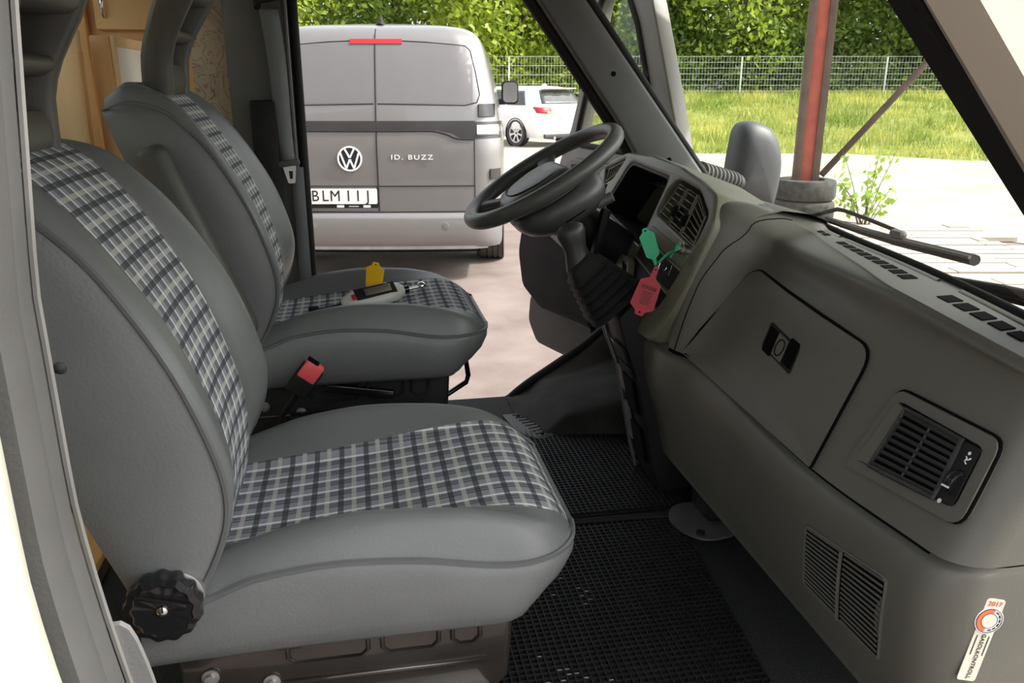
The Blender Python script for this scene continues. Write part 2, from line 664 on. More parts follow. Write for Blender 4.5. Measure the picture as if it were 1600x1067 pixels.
def near_b(x0, z):   # the frame edge leans forward a little towards the bottom and the top
    return x0 + 0.018 * max(0.0, (1.17 - z) / 0.18) ** 1.4 * (0.45 if z < 0.9 else 1) + 0.018 * max(0.0, (z - 1.33) / 0.19)


zs = np.linspace(0.55, 1.86, 40)
secs = [('body_edge', CREAM, [(-0.62, 0.50), (-0.236, 0.50), (-0.226, 0.507), (-0.228, 0.522), (-0.245, 0.535), (-0.62, 0.535)], 0.0),
        ('outer_seal', FRAMER, [(-0.285, 0.545), (-0.228, 0.545), (-0.222, 0.562), (-0.228, 0.585), (-0.285, 0.59)], 0.0),
        ('inner_seal', FRAMER, [(-0.29, 0.598), (-0.243, 0.598), (-0.2365, 0.607), (-0.2345, 0.625), (-0.24, 0.64), (-0.29, 0.64)], 0.0)]
for nm, mm, pr_, _ in secs:
    grid_mesh(nm, [[(near_b(x, z), y, z) for (x, y) in pr_] for z in zs], mm, nb, close_v=True, sharp=50)
tube('seal_lip', [(near_b(-0.2335, z), 0.632, z) for z in zs], 0.0028, STEEL, nb, res=6)
curve_plate('corner_flap', round_poly([(-0.30, 0.98), (-0.212, 1.05), (-0.196, 0.98), (-0.187, 0.85), (-0.187, 0.6), (-0.30, 0.6)], [0.0, 0.03, 0.03, 0.02, 0.0, 0.0]),
            [], 0.006, Matrix(((1, 0, 0, 0), (0, 0, -1, 0.635), (0, 1, 0, 0), (0, 0, 0, 1))), RUBBERG, nb)
box('striker_pin', (0.010, 0.008, 0.010), (-0.229, 0.64, 1.265), BLACK, nb, 0.004)
box('inner_post', (0.10, 0.10, 1.30), (-0.43, 0.72, 1.2), PILLAR, nb, 0.02)

# near A pillar: black windscreen seal, grey rubber, cream frame
na = thing('trim_2', 'cream windscreen pillar with black seal beside the passenger door', None, (0.75, 0.75, 1.2), kind='structure')


def strip(name, x0, x1, z0, slope, y0, y1, m, parent, zlo=1.13, zhi=1.86, bev=0.006, curve=0.0):
    G = []
    for z in np.linspace(zlo, zhi, 14):
        d = (z0 - z) * slope + curve * (z - 1.45) ** 2
        G.append([(x0 + d, y0, z), (x1 + d, y0, z), (x1 + d, y1, z), (x0 + d, y1, z)])
    bm = bmesh.new()
    rows = [[bm.verts.new(p) for p in r] for r in G]
    for i in range(len(rows) - 1):
        for k in range(4):
            bm.faces.new((rows[i][k], rows[i][(k + 1) % 4], rows[i + 1][(k + 1) % 4], rows[i + 1][k]))
    bm.faces.new(rows[0][::-1])
    bm.faces.new(rows[-1])
    es = [e for e in bm.edges if abs(e.verts[0].co.z - e.verts[1].co.z) > 0.02]
    if bev:
        bmesh.ops.bevel(bm, geom=es, offset=bev, segments=2, affect='EDGES', profile=0.5)
    return from_bm(name, bm, m, parent)


strip('windscreen_seal', 0.580, 0.622, 1.556, 0.92, 0.82, 0.87, RUBBER, na, bev=0.012)
strip('grey_rubber', 0.552, 0.592, 1.556, 0.88, 0.745, 0.78, PGREY, na)
strip('pillar_frame', 0.490, 0.580, 1.538, 0.90, 0.62, 0.68, CREAMD, na, bev=0.02)
strip('pillar_core', 0.60, 0.68, 1.556, 0.92, 0.69, 0.815, CREAMD, na, bev=0.02)
tube('drip_rail', [(0.572 + (1.538 - z) * 0.90, 0.62, z) for z in np.linspace(1.13, 1.86, 12)], 0.006, RUBBER, na)

# far A pillar trim (driver side)
fa = thing('trim_3', 'dark grey plastic windscreen pillar trim on the driver side', None, (0.9, 2.42, 1.2), kind='structure')
Pg = [(0.640, 1.72), (1.062, 1.185), (1.13, 1.10), (0.93, 1.10), (0.835, 1.245), (0.765, 1.36), (0.47, 1.76), (0.45, 1.86), (0.56, 1.86)]
prism('pillar_cover', Pg, 'xz', 2.38, 2.46, PILLAR, fa, 0.012, 3)
tube('windscreen_seal', [(0.645, 2.40, 1.735), (0.782, 2.40, 1.555), (0.925, 2.40, 1.367), (1.072, 2.40, 1.18)], 0.012, RUBBER, fa, 8)
tube('door_seal', [(0.43, 2.43, 1.80), (0.60, 2.43, 1.575), (0.755, 2.43, 1.362), (0.822, 2.43, 1.265), (0.86, 2.43, 1.19), (0.88, 2.43, 1.05), (0.88, 2.43, 0.85)], 0.02, RUBBER, fa, 10)
for (x, z) in ((0.742, 1.50), (0.925, 1.255)):
    lathe('screw_hole', [(0.0, 0), (0.0075, 0), (0.0075, 0.004), (0.0, 0.004)], axis_m((x, 2.383, z), (0, -1, 0)), BLACKV, fa, 12)

# windscreen glass
G = []
for i in range(13):
    t = i / 12
    top = np.array([0.44, 0.83, 1.70]) * (1 - t) + np.array([0.665, 2.42, 1.73]) * t
    bot = np.array([0.965, 0.83, 1.13]) * (1 - t) + np.array([1.125, 2.42, 1.14]) * t
    bow = 0.05 * (1 - (2 * t - 1) ** 2)
    G.append([tuple(bot + np.array([bow, 0, 0])), tuple((bot + top) / 2 + np.array([bow, 0, 0.01])), tuple(top + np.array([bow, 0, 0]))])
WS = G
ws = grid_mesh('window_1', G, WINDG)
tag(ws, 'clear windscreen glass of the camper', None, None, 'structure')

hood = mesh('trim_4', [(1.05, 0.8, 1.10), (1.12, 1.6, 1.11), (1.14, 2.42, 1.10), (1.5, 0.85, 0.98), (1.55, 1.6, 0.99), (1.5, 2.4, 0.98), (1.85, 0.95, 0.78), (1.9, 1.6, 0.79), (1.85, 2.3, 0.78), (1.9, 1.0, 0.3), (1.95, 1.6, 0.3), (1.9, 2.3, 0.3)],
            [(0, 1, 4, 3), (1, 2, 5, 4), (3, 4, 7, 6), (4, 5, 8, 7), (6, 7, 10, 9), (7, 8, 11, 10)], CREAM)  # hidden bonnet, included to block light
sm = hood.modifiers.new('thick', 'SOLIDIFY')
sm.thickness = 0.01
tag(hood, 'unseen cream bonnet below the windscreen, put in to block light', None, None, 'structure')

# ================================================================ seats
ZC = ([-0.30, -0.16, 0.0, 0.1, 0.2, 0.245, 0.27, 0.285], [0.848, 0.856, 0.870, 0.882, 0.892, 0.884, 0.867, 0.846])
ZPp = ([-0.30, -0.21, -0.15, -0.05, 0.04, 0.18, 0.285], [0.815, 0.846, 0.868, 0.877, 0.871, 0.848, 0.846])
ZCR = ([-0.30, -0.2, -0.1, 0.0, 0.1, 0.18, 0.24, 0.285], [0.852, 0.885, 0.915, 0.926, 0.921, 0.906, 0.880, 0.846])


def seat(name, label, y0, dz, cat='seat', driver=False):
    root = thing(name, label, cat, (0.0, y0, 0.495), local=True, group='cab seats')
    up = dz - 0.495

    # ---- cushion
    def hw(x):
        if x <= 0.185:
            return 0.235
        d = min(1.0, (x - 0.185) / 0.10)
        return 0.135 + 0.10 * math.sqrt(max(0, 1 - d * d))

    def wp(x):
        return min(pchip([-0.3, -0.1, 0.12, 0.22, 0.285], [0.128, 0.128, 0.148, 0.160, 0.134], x), hw(x) - 0.0005)
    xs = list(np.linspace(-0.30, 0.18, 25)) + list(0.185 + 0.10 * np.sin(np.linspace(0.08, 1, 14) * math.pi / 2))
    inner, outer, uvs = [], [], []
    arc = 0.0
    lastc = None
    nearE, farE = [], []
    vn, vf = [], []
    for x in xs:
        H, W = hw(x), wp(x)
        zc, zp, zr = pchip(*ZC, x), pchip(*ZPp, x), pchip(*ZCR, x)

        def zz(y):
            a = abs(y)
            return pchip([0, W * 0.8, W + 0.3 * (H - W), W + 0.58 * (H - W) + 0.0001, W + 0.85 * (H - W) + 0.0002, H + 0.0003],
                         [zc, zc + 0.001, zc * 0.35 + zr * 0.65, zr, zr * 0.5 + zp * 0.5 + 0.004, zp], a)
        if lastc is not None:
            arc += math.hypot(x - lastc[0], zc - lastc[1])
        lastc = (x, zc)
        row, ur = [], []
        for k in range(21):
            y = -W + 2 * W * k / 20
            row.append((x, y, zz(y) + up))
            ur.append((arc, y))
        inner.append(row)
        uvs.append(ur)
        vn.append([(x, -H + (H - W) * k / 9, zz(-H + (H - W) * k / 9) + up) for k in range(10)])
        vf.append([(x, W + (H - W) * k / 9, zz(W + (H - W) * k / 9) + up) for k in range(10)])
    grid_mesh('seat_fabric', inner, PLAID, root, uvg=uvs)
    # vinyl: two bolsters + the side band as one mesh
    verts, faces = [], []

    def addgrid(Gd):
        b = len(verts)
        nu, nv = len(Gd), len(Gd[0])
        for r_ in Gd:
            verts.extend(r_)
        for i in range(nu - 1):
            for j in range(nv - 1):
                faces.append((b + i * nv + j, b + (i + 1) * nv + j, b + (i + 1) * nv + j + 1, b + i * nv + j + 1))
    addgrid(vn)
    addgrid(vf)
    loop = [r_[0] for r_ in vn]
    frontrow = vn[-1][1:] + inner[-1][1:] + vf[-1][1:]
    loop += frontrow + [r_[-1] for r_ in vf[::-1]][1:]
    nrm = []
    for i, p in enumerate(loop):
        a, b = loop[max(i - 1, 0)], loop[min(i + 1, len(loop) - 1)]
        t = Vector((b[0] - a[0], b[1] - a[1], 0)).normalized()
        nrm.append(Vector((t.y, -t.x, 0)))
    band = []
    for p, n in zip(loop, nrm):
        fr = max(0.0, min(1.0, (p[0] - 0.16) / 0.12))
        fr = fr * fr * (3 - 2 * fr)
        zb = 0.742 + up
        col = []
        for f, off in ((0, 0), (0.05, 0.004), (0.2, 0.008), (0.45, 0.009), (0.7, 0.005), (0.88, -0.002), (0.96, -0.012), (1.0, -0.03)):
            z = p[2] * (1 - f) + zb * f
            q = Vector((p[0], p[1], z)) + n * (off - fr * 0.062 * f ** 1.6)
            col.append(tuple(q))
        band.append(col)
    addgrid(band)
    b = len(verts)
    cu = mesh('seat_cushion', verts, faces, VINYL, root)
    tube('piping', [(Vector(p) + n * 0.002) for p, n in zip(loop, nrm)], 0.0042, PIPING, root, 6)

    # ---- backrest
    n = 46
    C = catmull([(-.215, .835), (-.203, .90), (-.200, .975), (-.213, 1.05), (-.253, 1.17), (-.318, 1.285), (-.378, 1.36), (-.425, 1.392), (-.46, 1.40), (-.49, 1.378)], n)
    K = catmull([(-.235, .845), (-.20, .904), (-.172, .975), (-.175, 1.046), (-.215, 1.165), (-.285, 1.28), (-.345, 1.35), (-.39, 1.383), (-.45, 1.393), (-.488, 1.37)], n)
    E_ = catmull([(-.24, .828), (-.199, .903), (-.180, .965), (-.186, 1.035), (-.224, 1.15), (-.283, 1.258), (-.335, 1.318), (-.38, 1.348), (-.44, 1.36), (-.487, 1.345)], n)
    inner, uvs, vn, vf = [], [], [], []
    arc = 0.1
    for i in range(n):
        s = i / (n - 1)
        H = pchip([0, 0.5, 0.7, 0.85, 1.0], [0.235, 0.235, 0.225, 0.205, 0.20], s)
        W = pchip([0, 0.4, 0.7, 1.0], [0.098, 0.108, 0.128, 0.128], s)
        if i:
            arc += float(np.linalg.norm(C[i] - C[i - 1]))

        def P(y):
            a = abs(y)
            ks = [0, W, W + 0.30 * (H - W), W + 0.62 * (H - W), W + 0.86 * (H - W), H + 1e-4]
            x = pchip(ks, [C[i][0], C[i][0] + 0.004, C[i][0] * .4 + K[i][0] * .6, K[i][0], K[i][0] * .6 + E_[i][0] * .4 + 0.002, E_[i][0]], a)
            z = pchip(ks, [C[i][1], C[i][1], C[i][1] * .4 + K[i][1] * .6, K[i][1], K[i][1] * .6 + E_[i][1] * .4, E_[i][1]], a)
            if y < 0:
                kk = 0.55
                xc_ = C[i][0] + 0.004
                if a > W:
                    f_ = min(1, (a - W) / (H - W) / 0.86)
                    x = x - (K[i][0] - max(xc_, E_[i][0] - 0.004)) * kk * math.sin(math.pi * min(1, f_ / 0.72) / 2 if f_ < 0.72 else math.pi / 2 + math.pi * (f_ - 0.72) / 0.56) * (1 if K[i][0] > xc_ else 0)
            return (x, y, z + up)
        inner.append([P(-W + 2 * W * k / 20) for k in range(21)])
        uvs.append([(arc, -W + 2 * W * k / 20) for k in range(21)])
        vn.append([P(-H + (H - W) * k / 10) for k in range(11)])
        vf.append([P(W + (H - W) * k / 10) for k in range(11)])
    grid_mesh('back_fabric', inner, PLAID, root, uvg=uvs)
    verts, faces = [], []
    addgrid(vn)
    addgrid(vf)
    # side panels and rear sheet
    rear = []
    for sgn, edge in ((-1, [r_[0] for r_ in vn]), (1, [r_[-1] for r_ in vf])):
        panel, rl = [], []
        for p in edge:
            t = max(0, min(1, (p[2] - up - 0.828) / (1.345 - 0.828)))
            q = (-0.300 - 0.187 * t, p[1] * 0.985, 0.838 + 0.507 * t + up)
            col = []
            for k in range(9):
                f = k / 8
                bl = 0.013 * math.sin(math.pi * f) ** 0.7
                col.append((p[0] + (q[0] - p[0]) * f, p[1] + (q[1] - p[1]) * f + sgn * bl, p[2] + (q[2] - p[2]) * f))
            panel.append(col)
            rl.append(q)
        addgrid(panel)
        rear.append(rl)
    addgrid([[tuple(np.array(a) + (np.array(c) - np.array(a)) * k / 6 + np.array([-0.02 * math.sin(math.pi * k / 6), 0, 0])) for k in range(7)] for a, c in zip(*rear)])
    mesh('backrest', verts, faces, VINYL, root)
    for edge in ([r_[0] for r_ in vn], [r_[-1] for r_ in vf]):
        sg = -1 if edge[0][1] < 0 else 1
        tube('piping', [(p[0], p[1] + sg * 0.001, p[2]) for p in edge], 0.0045, PIPING, root, 6)

    # ---- headrest: open moulded frame with cross bars
    hx = 0.0 if driver else 1.0
    fz = [1.375, 1.45, 1.50, 1.56, 1.62, 1.70, 1.76]
    hs = [hx * q for q in (-.035, -.040, -.046, -.052, -.058, -.062, -.062)]
    fx = [q + h_ for q, h_ in zip((-.372, -.366, -.346, -.310, -.283, -.268, -.272), hs)]
    bx = [q + h_ for q, h_ in zip((-.434, -.428, -.412, -.385, -.355, -.325, -.315), hs)]
    ow = [.104, .110, .118, .132, .142, .144, .136]
    bm = bmesh.new()
    zz_ = np.linspace(1.375, 1.76, 16)
    for sg in (-1, 1):
        rows = []
        for z in zz_:
            f, bk, o_ = pchip(fz, fx, z), pchip(fz, bx, z), pchip(fz, ow, z)
            inn = o_ - 0.034
            cs = [(f - 0.012, o_), (f, o_ - 0.012), (f, inn + 0.008), (f - 0.008, inn), (bk, inn), (bk, o_ - 0.014), (bk + 0.012, o_)]
            rows.append([bm.verts.new((x, sg * y, z + up)) for x, y in cs])
        for i in range(len(rows) - 1):
            for k in range(7):
                bm.faces.new((rows[i][k], rows[i][(k + 1) % 7], rows[i + 1][(k + 1) % 7], rows[i + 1][k]))
        bm.faces.new(rows[0])
        bm.faces.new(rows[-1])
    bmesh.ops.recalc_face_normals(bm, faces=bm.faces)
    hr = from_bm('headrest', bm, HEADR, root, sharp=60)
    for (za, zb_) in ((1.375, 1.437), (1.482, 1.508), (1.562, 1.59), (1.68, 1.76)):
        rows = []
        for z in np.linspace(za, zb_, 6):
            f, bk, o_ = pchip(fz, fx, z), pchip(fz, bx, z), pchip(fz, ow, z) - 0.028
            t = (z - za) / (zb_ - za)
            rd = 0.010 * (1 - math.sin(math.pi * t) ** 0.6)
            rows.append([(f - 0.003 - rd, -o_, z + up), (f - 0.003 - rd, o_, z + up), (bk + 0.004, o_, z + up), (bk + 0.004, -o_, z + up)])
        v, fcs = [], []
        for r_ in rows:
            v += r_
        for i in range(5):
            for k in range(4):
                fcs.append((i * 4 + k, i * 4 + (k + 1) % 4, (i + 1) * 4 + (k + 1) % 4, (i + 1) * 4 + k))
        fcs += [(0, 1, 2, 3), (20, 21, 22, 23)]
        mesh('cross_bar', v, fcs, HEADR, hr, sharp=50)
    rows = []
    for z in zz_:
        bk, o_ = pchip(fz, bx, z), pchip(fz, ow, z) - 0.03
        rows.append([(bk + 0.006 + 0.012 * math.cos(math.pi * k / 8 - math.pi / 2) * 0, -o_ + 2 * o_ * k / 8, z + up) for k in range(9)])
    grid_mesh('back_shell', rows, HEADR, hr)
    for y in (-0.05, 0.05):
        tube('post', [(-.415 - hx * 0.03, y, 1.35 + up), (-.405 - hx * 0.035, y, 1.40 + up)], 0.006, CHROME, root, 8)

    # ---- recliner knob
    if not driver:
        M = axis_m((-0.262, -0.249, 0.857 + up), (0, -1, 0))
        kn = lathe('recliner_knob', [(0.030, -0.012), (0.040, -0.010), (0.044, 0.0), (0.046, 0.012), (0.044, 0.020), (0.036, 0.023), (0.033, 0.0215), (0.0, 0.0215)],
                   M, BLACKG, root, 96, 13, 0.035)
        rot = Matrix.Rotation(R(18), 3, 'Y')
        box('grip_ridge', (0.062, 0.006, 0.005), (-0.262, -0.273, 0.872 + up), BLACKG, kn, 0.002, rot)
        lathe('screw', [(0.0065, 0), (0.0065, 0.002), (0.004, 0.004), (0.0, 0.0045)], axis_m((-0.262, -0.2705, 0.857 + up), (0, -1, 0)), CHROME, kn, 16)
        lathe('knob_collar', [(0.034, 0), (0.034, 0.012), (0.03, 0.014)], axis_m((-0.25, -0.237, 0.862 + up), (0, -1, 0)), STEEL, root, 32)
    # ---- base frame: pressed black sheet metal
    ybase = 0.19
    zt, zb_ = 0.752 + up, (0.61 - dz * 0.3) + up
    bs = prism('seat_base', [(-0.275, zt), (0.185, zt), (0.175, zb_ + 0.02), (0.155, zb_), (-0.275, zb_)], 'xz', -ybase, ybase, BLACK if driver else PAINTB, root, 0.006)  # driver base gets flat black in place of the shade it sits in
    for (xa, xb) in ((-0.13, -0.02), (0.0, 0.08), (0.10, 0.14)):
        pts = [(xa, -ybase - 0.001, zt), (xa, -ybase - 0.001, zt - 0.045), (xa + 0.01, -ybase - 0.001, zt - 0.055), (xb - 0.01, -ybase - 0.001, zt - 0.055), (xb, -ybase - 0.001, zt - 0.045), (xb, -ybase - 0.001, zt)]
        tube('pressed_rib', pts, 0.0035, PAINTB, bs, 6)
    tube('pressed_rib', [(-0.26, -ybase - 0.001, zt - 0.085), (0.15, -ybase - 0.001, zt - 0.085)], 0.004, PAINTB, bs, 6)
    tube('front_flange', [(0.185, -ybase + 0.01, zt), (0.176, -ybase + 0.01, zb_ + 0.02), (0.156, -ybase + 0.01, zb_)], 0.007, PAINTB, bs, 8)
    for x in (-0.235, -0.155):
        lathe('bolt', [(0.012, 0), (0.012, 0.003), (0.007, 0.004), (0.007, 0.009), (0.0, 0.0095)], axis_m((x, -ybase - 0.001, zt - 0.06 - 0.02 * (x > -0.2)), (0, -1, 0)), STEEL, bs, 14)
    box('slide_rail', (0.42, 0.05, 0.03), (-0.05, -ybase - 0.012, zb_ - 0.018), STEEL, root, 0.006)
    box('slide_rail', (0.42, 0.05, 0.03), (-0.05, ybase - 0.02, zb_ - 0.018), STEEL, root, 0.006)
    hp = zb_ - 0.03
    prism('pedestal', [(-0.26, 0), (0.12, 0), (0.10, hp), (-0.24, hp)], 'xz', -0.17, 0.17, PAINTB, root, 0.005)
    if driver:
        # lifted armrest on the inner side
        d = Vector((-0.42 + 0.27, 0, 1.30 - 1.02)).normalized()
        ang = math.atan2(-(-0.42 + 0.265), 1.30 - 1.02)
        box('armrest', (0.062, 0.06, 0.42), (-0.318, -0.285, 1.085 + up + 0.0), HEADR, root, 0.022, Matrix.Rotation(-R(21), 3, 'Y'), 4)
        # buckle
        bk = box('buckle', (0.05, 0.022, 0.075), (-0.135, -0.287, 0.785 + up), BLACK, root, 0.005, Matrix.Rotation(R(38), 3, 'Y'))
        box('release_button', (0.042, 0.025, 0.044), (-0.120, -0.290, 0.806 + up), BUTTON, bk, 0.004, Matrix.Rotation(R(38), 3, 'Y'))
        box('buckle_slot', (0.026, 0.016, 0.006), (-0.112, -0.295, 0.829 + up), BLACKV, bk, 0.001, Matrix.Rotation(R(38), 3, 'Y'))
        tube('buckle_stalk', [(-0.15, -0.285, 0.76 + up), (-0.19, -0.27, 0.70 + up), (-0.2, -0.22, 0.64 + up)], 0.008, BLACK, root, 8)
        tube('slide_bar', [(0.20, 0.10, 0.70 + up), (0.272, 0.19, 0.69 + up), (0.284, 0.19, 0.60 + up), (0.278, 0.19, 0.58 + up), (0.211, 0.19, 0.538 + up), (0.10, 0.16, 0.55 + up)], 0.0075, BLACKG, root, 10)
        box('height_lever', (0.16, 0.02, 0.02), (-0.02, -0.2, 0.72 + up), BLACKG, root, 0.005, Matrix.Rotation(R(10), 3, 'Y'))
        box('mount_block', (0.12, 0.03, 0.06), (-0.12, -0.215, 0.65 + up), BLACKG, root, 0.008)
        box('mount_block', (0.14, 0.03, 0.05), (0.06, -0.215, 0.66 + up), BLACKG, root, 0.008)
        box('sill_bracket', (0.02, 0.10, 0.13), (0.17, 0.25, 0.56 + up), STEEL, root, 0.003)
    return root


passenger = seat('passenger_seat', 'nearer grey vinyl cab seat with plaid centre and round recliner knob', 1.19, 0.0)
driver_s = seat('driver_seat', 'farther grey vinyl cab seat with plaid centre, tool and yellow tag lying on it', 2.01, 0.075, driver=True)

# ================================================================ seat belt on the far pillar
sb = thing('seat_belt', 'grey webbing seat belt with white tongue hanging on the driver door pillar', 'seat belt', (-0.19, 2.40, 1.2))
G = []
for i in range(12):
    t = i / 11
    z = 1.66 - t * 0.40
    xc = -0.204 + 0.022 * t + 0.004 * math.sin(t * 5)
    w = 0.024 - 0.004 * t
    G.append([(xc - w, 2.402 - 0.006 * math.sin(t * 3), z), (xc, 2.396 - 0.006 * math.sin(t * 3), z), (xc + w, 2.404 - 0.006 * math.sin(t * 3), z)])
WEB = mat('belt_webbing', (0.15, 0.165, 0.165), 0.75, bump=0.5, bscale=600, var=0.06)
o = grid_mesh('webbing', G, WEB, sb)
sm = o.modifiers.new('thick', 'SOLIDIFY')
sm.thickness = 0.002
tube('belt_guide', [(-0.232, 2.40, 1.665), (-0.225, 2.385, 1.68), (-0.196, 2.38, 1.685), (-0.168, 2.385, 1.69), (-0.158, 2.40, 1.70), (-0.165, 2.41, 1.72), (-0.2, 2.415, 1.725), (-0.235, 2.41, 1.70)], 0.009, BLACK, sb, 8, closed=True)
box('tongue_holder', (0.058, 0.016, 0.018), (-0.182, 2.397, 1.262), PILLAR, sb, 0.005, Matrix.Rotation(R(-8), 3, 'Y'))
curve_plate('tongue', round_poly([(-0.018, 0.0), (0.018, 0.0), (0.013, -0.048), (-0.006, -0.048)], 0.004), [round_poly([(-0.003, -0.014), (0.009, -0.014), (0.007, -0.036), (-0.001, -0.036)], 0.002)], 0.004,
            Matrix(((1, 0, 0, -0.182), (0, 0, -1, 2.393), (0, 1, 0, 1.255), (0, 0, 0, 1))), WHITE, sb)
G = [[(-0.163 - 0.015, 2.405, z), (-0.163 + 0.018, 2.405, z)] for z in (1.25, 1.1, 0.9, 0.7, 0.55)]
o = grid_mesh('lower_webbing', G, WEB, sb)
sm = o.modifiers.new('thick', 'SOLIDIFY')
sm.thickness = 0.002

# ================================================================ pine furniture of the living area
WOOD = wood_mat('beech_wood', (0.62, 0.34, 0.13), (0.72, 0.44, 0.19), axis=2, scale=10)
WOODL = wood_mat('beech_wood_light', (0.75, 0.50, 0.24), (0.80, 0.57, 0.30), axis=2, scale=10)
PANELW = mat('grey_white_panel', (0.78, 0.78, 0.68), 0.5, var=0.03)
c1 = thing('partition_panel', 'low beech partition with pale grey inset panel behind the driver seat', 'partition', (-0.62, 2.5, 0.5))
box('side_board', (0.048, 0.34, 1.08), (-0.624, 2.54, 1.05), WOOD, c1, 0.004)
box('frame_stile', (0.010, 0.024, 1.08), (-0.595, 2.385, 1.05), WOODL, c1, 0.002)
box('frame_rail', (0.010, 0.32, 0.026), (-0.595, 2.55, 1.577), WOODL, c1, 0.002)
box('inset_panel', (0.006, 0.30, 1.05), (-0.596, 2.55, 1.04), PANELW, c1, 0.002)
c2 = thing('wall_cupboard', 'beech cupboard with small metal handle above the partition', 'cupboard', (-0.75, 2.75, 0.5))
box('carcass', (0.52, 0.12, 1.32), (-0.60, 2.83, 1.18), WOOD, c2, 0.004)
dr = box('door', (0.235, 0.02, 0.50), (-0.610, 2.76, 1.875), WOODL, c2, 0.004)
box('corner_post', (0.05, 0.04, 1.32), (-0.775, 2.752, 1.18), WOOD, c2, 0.004)
box('corner_post', (0.04, 0.035, 0.5), (-0.470, 2.752, 1.875), WOOD, c2, 0.004)
tube('handle', [(-0.70, 2.75, 1.73), (-0.70, 2.735, 1.72), (-0.70, 2.735, 1.67), (-0.70, 2.75, 1.66)], 0.006, CHROME, dr, 8)
lathe('knob_screw', [(0.006, 0), (0.006, 0.004), (0, 0.005)], axis_m((-0.725, 2.75, 1.71), (0, -1, 0)), CHROME, dr, 10)
c3 = thing('bench_end_board', 'upright beech board end beside the passenger headrest', 'board', (-0.72, 2.3, 0.5))
prism('board', [(-0.745, 0.52), (-0.675, 0.52), (-0.655, 1.60), (-0.70, 1.60), (-0.745, 1.45)], 'xz', 2.30, 2.33, WOODL, c3, 0.004)
box('edge_strip', (0.012, 0.032, 1.0), (-0.67, 2.315, 1.05), WOOD, c3, 0.003, Matrix.Rotation(R(1.1), 3, 'Y'))
c4 = thing('bench_cushion', 'brown floral bench cushion just behind the passenger headrest', 'cushion', (-0.8, 2.2, 0.5))
box('cushion_body', (0.12, 0.5, 0.85), (-0.86, 2.35, 0.98), mat('brown_cloth', (0.33, 0.20, 0.15), 0.9, var=0.35, vscale=40), c4, 0.04, None, 4)
box('cushion_foot', (0.12, 0.5, 0.07), (-0.86, 2.35, 0.545), WOOD, c4, 0.004)

# ================================================================ dashboard
dash = thing('dashboard', 'grey plastic dashboard with glovebox, vents and empty instrument opening', 'dashboard', (0.85, 1.6, 0.62))
YK = [0.70, 0.80, 1.07, 1.23, 1.38, 1.60, 1.90]
XR = [0.825, 0.845, 0.885, 0.908, 0.928, 0.955, 0.975]     # rear edge below the glass
ZR = [1.160, 1.165, 1.177, 1.180, 1.181, 1.185, 1.19]
XG = [0.770, 0.775, 0.790, 0.825, 0.862, 0.915, 0.93]     # front ridge of the top
ZG = [1.152, 1.158, 1.176, 1.181, 1.182, 1.184, 1.185]
ZCRS = ([0.60, 0.756, 1.075, 1.57, 1.9], [0.912, 0.905, 0.884, 0.915, 0.905])   # crease between upper and lower part


MODP = [(x - 0.007, z) for x, z in [(1.0, 1.14), (.97, 1.195), (.955, 1.20), (.86, 1.222), (.80, 1.236), (.757, 1.234), (.735, 1.213), (.711, 1.16), (.686, 1.085), (.650, .935)]]


def sstep(t):
    t = max(0.0, min(1.0, t))
    return t * t * (3 - 2 * t)


def dash_upper(y):
    xr, zr, xg, zg = (pchip(YK, A, y) for A in (XR, ZR, XG, ZG))
    zc = pchip(*ZCRS, y)
    e = max(0.0, xg - 0.79)
    p = [(xr + 0.03, zr - 0.06), (xr + 0.004, zr - 0.006), (xr, zr), (xg + 0.008, zg + 0.001), (xg - 0.004, zg - 0.001), (xg - 0.013 - e * 0.5, zg - 0.012),
         (0.776 + e * 0.35 - 0.3 * max(0.0, 0.79 - xg), 1.136), (0.764 + 0.08 * e, 1.10), (0.726, 1.0), (0.684, zc + 0.006)]
    w = sstep((y - 1.515) / 0.085)            # swells out to the middle module
    q = MODP[:-1] + [(0.650, zc + 0.010)]
    return [(a[0] * (1 - w) + b[0] * w, a[1] * (1 - w) + b[1] * w) for a, b in zip(p, q)]


def dash_lower(y):
    zc = pchip(*ZCRS, y)
    k = 0.034 * sstep((y - 1.49) / 0.13)
    return [(0.694 - k, zc + 0.004), (0.688 - k, zc - 0.002), (0.676 - k, zc - 0.012), (0.667 - k * 0.8, zc - 0.045), (0.668 - k * 0.5, 0.80), (0.680, 0.71), (0.700, 0.625), (0.712, 0.608), (0.80, 0.60)]


_cache = {}


def _surf(fn, npf, y, z, lo):
    key = (fn.__name__, round(y, 3))
    if key not in _cache:
        pts = catmull(fn(round(y, 3)), npf)[lo:]
        pts = sorted(((p[1], p[0]) for p in pts))
        _cache[key] = ([p[0] for p in pts], [p[1] for p in pts])
    return float(np.interp(z, *_cache[key]))


def face_x(y, z):      # front face of the upper part
    return _surf(dash_upper, 46, y, z, 24)


def low_x(y, z):
    return _surf(dash_lower, 40, y, z, 8)


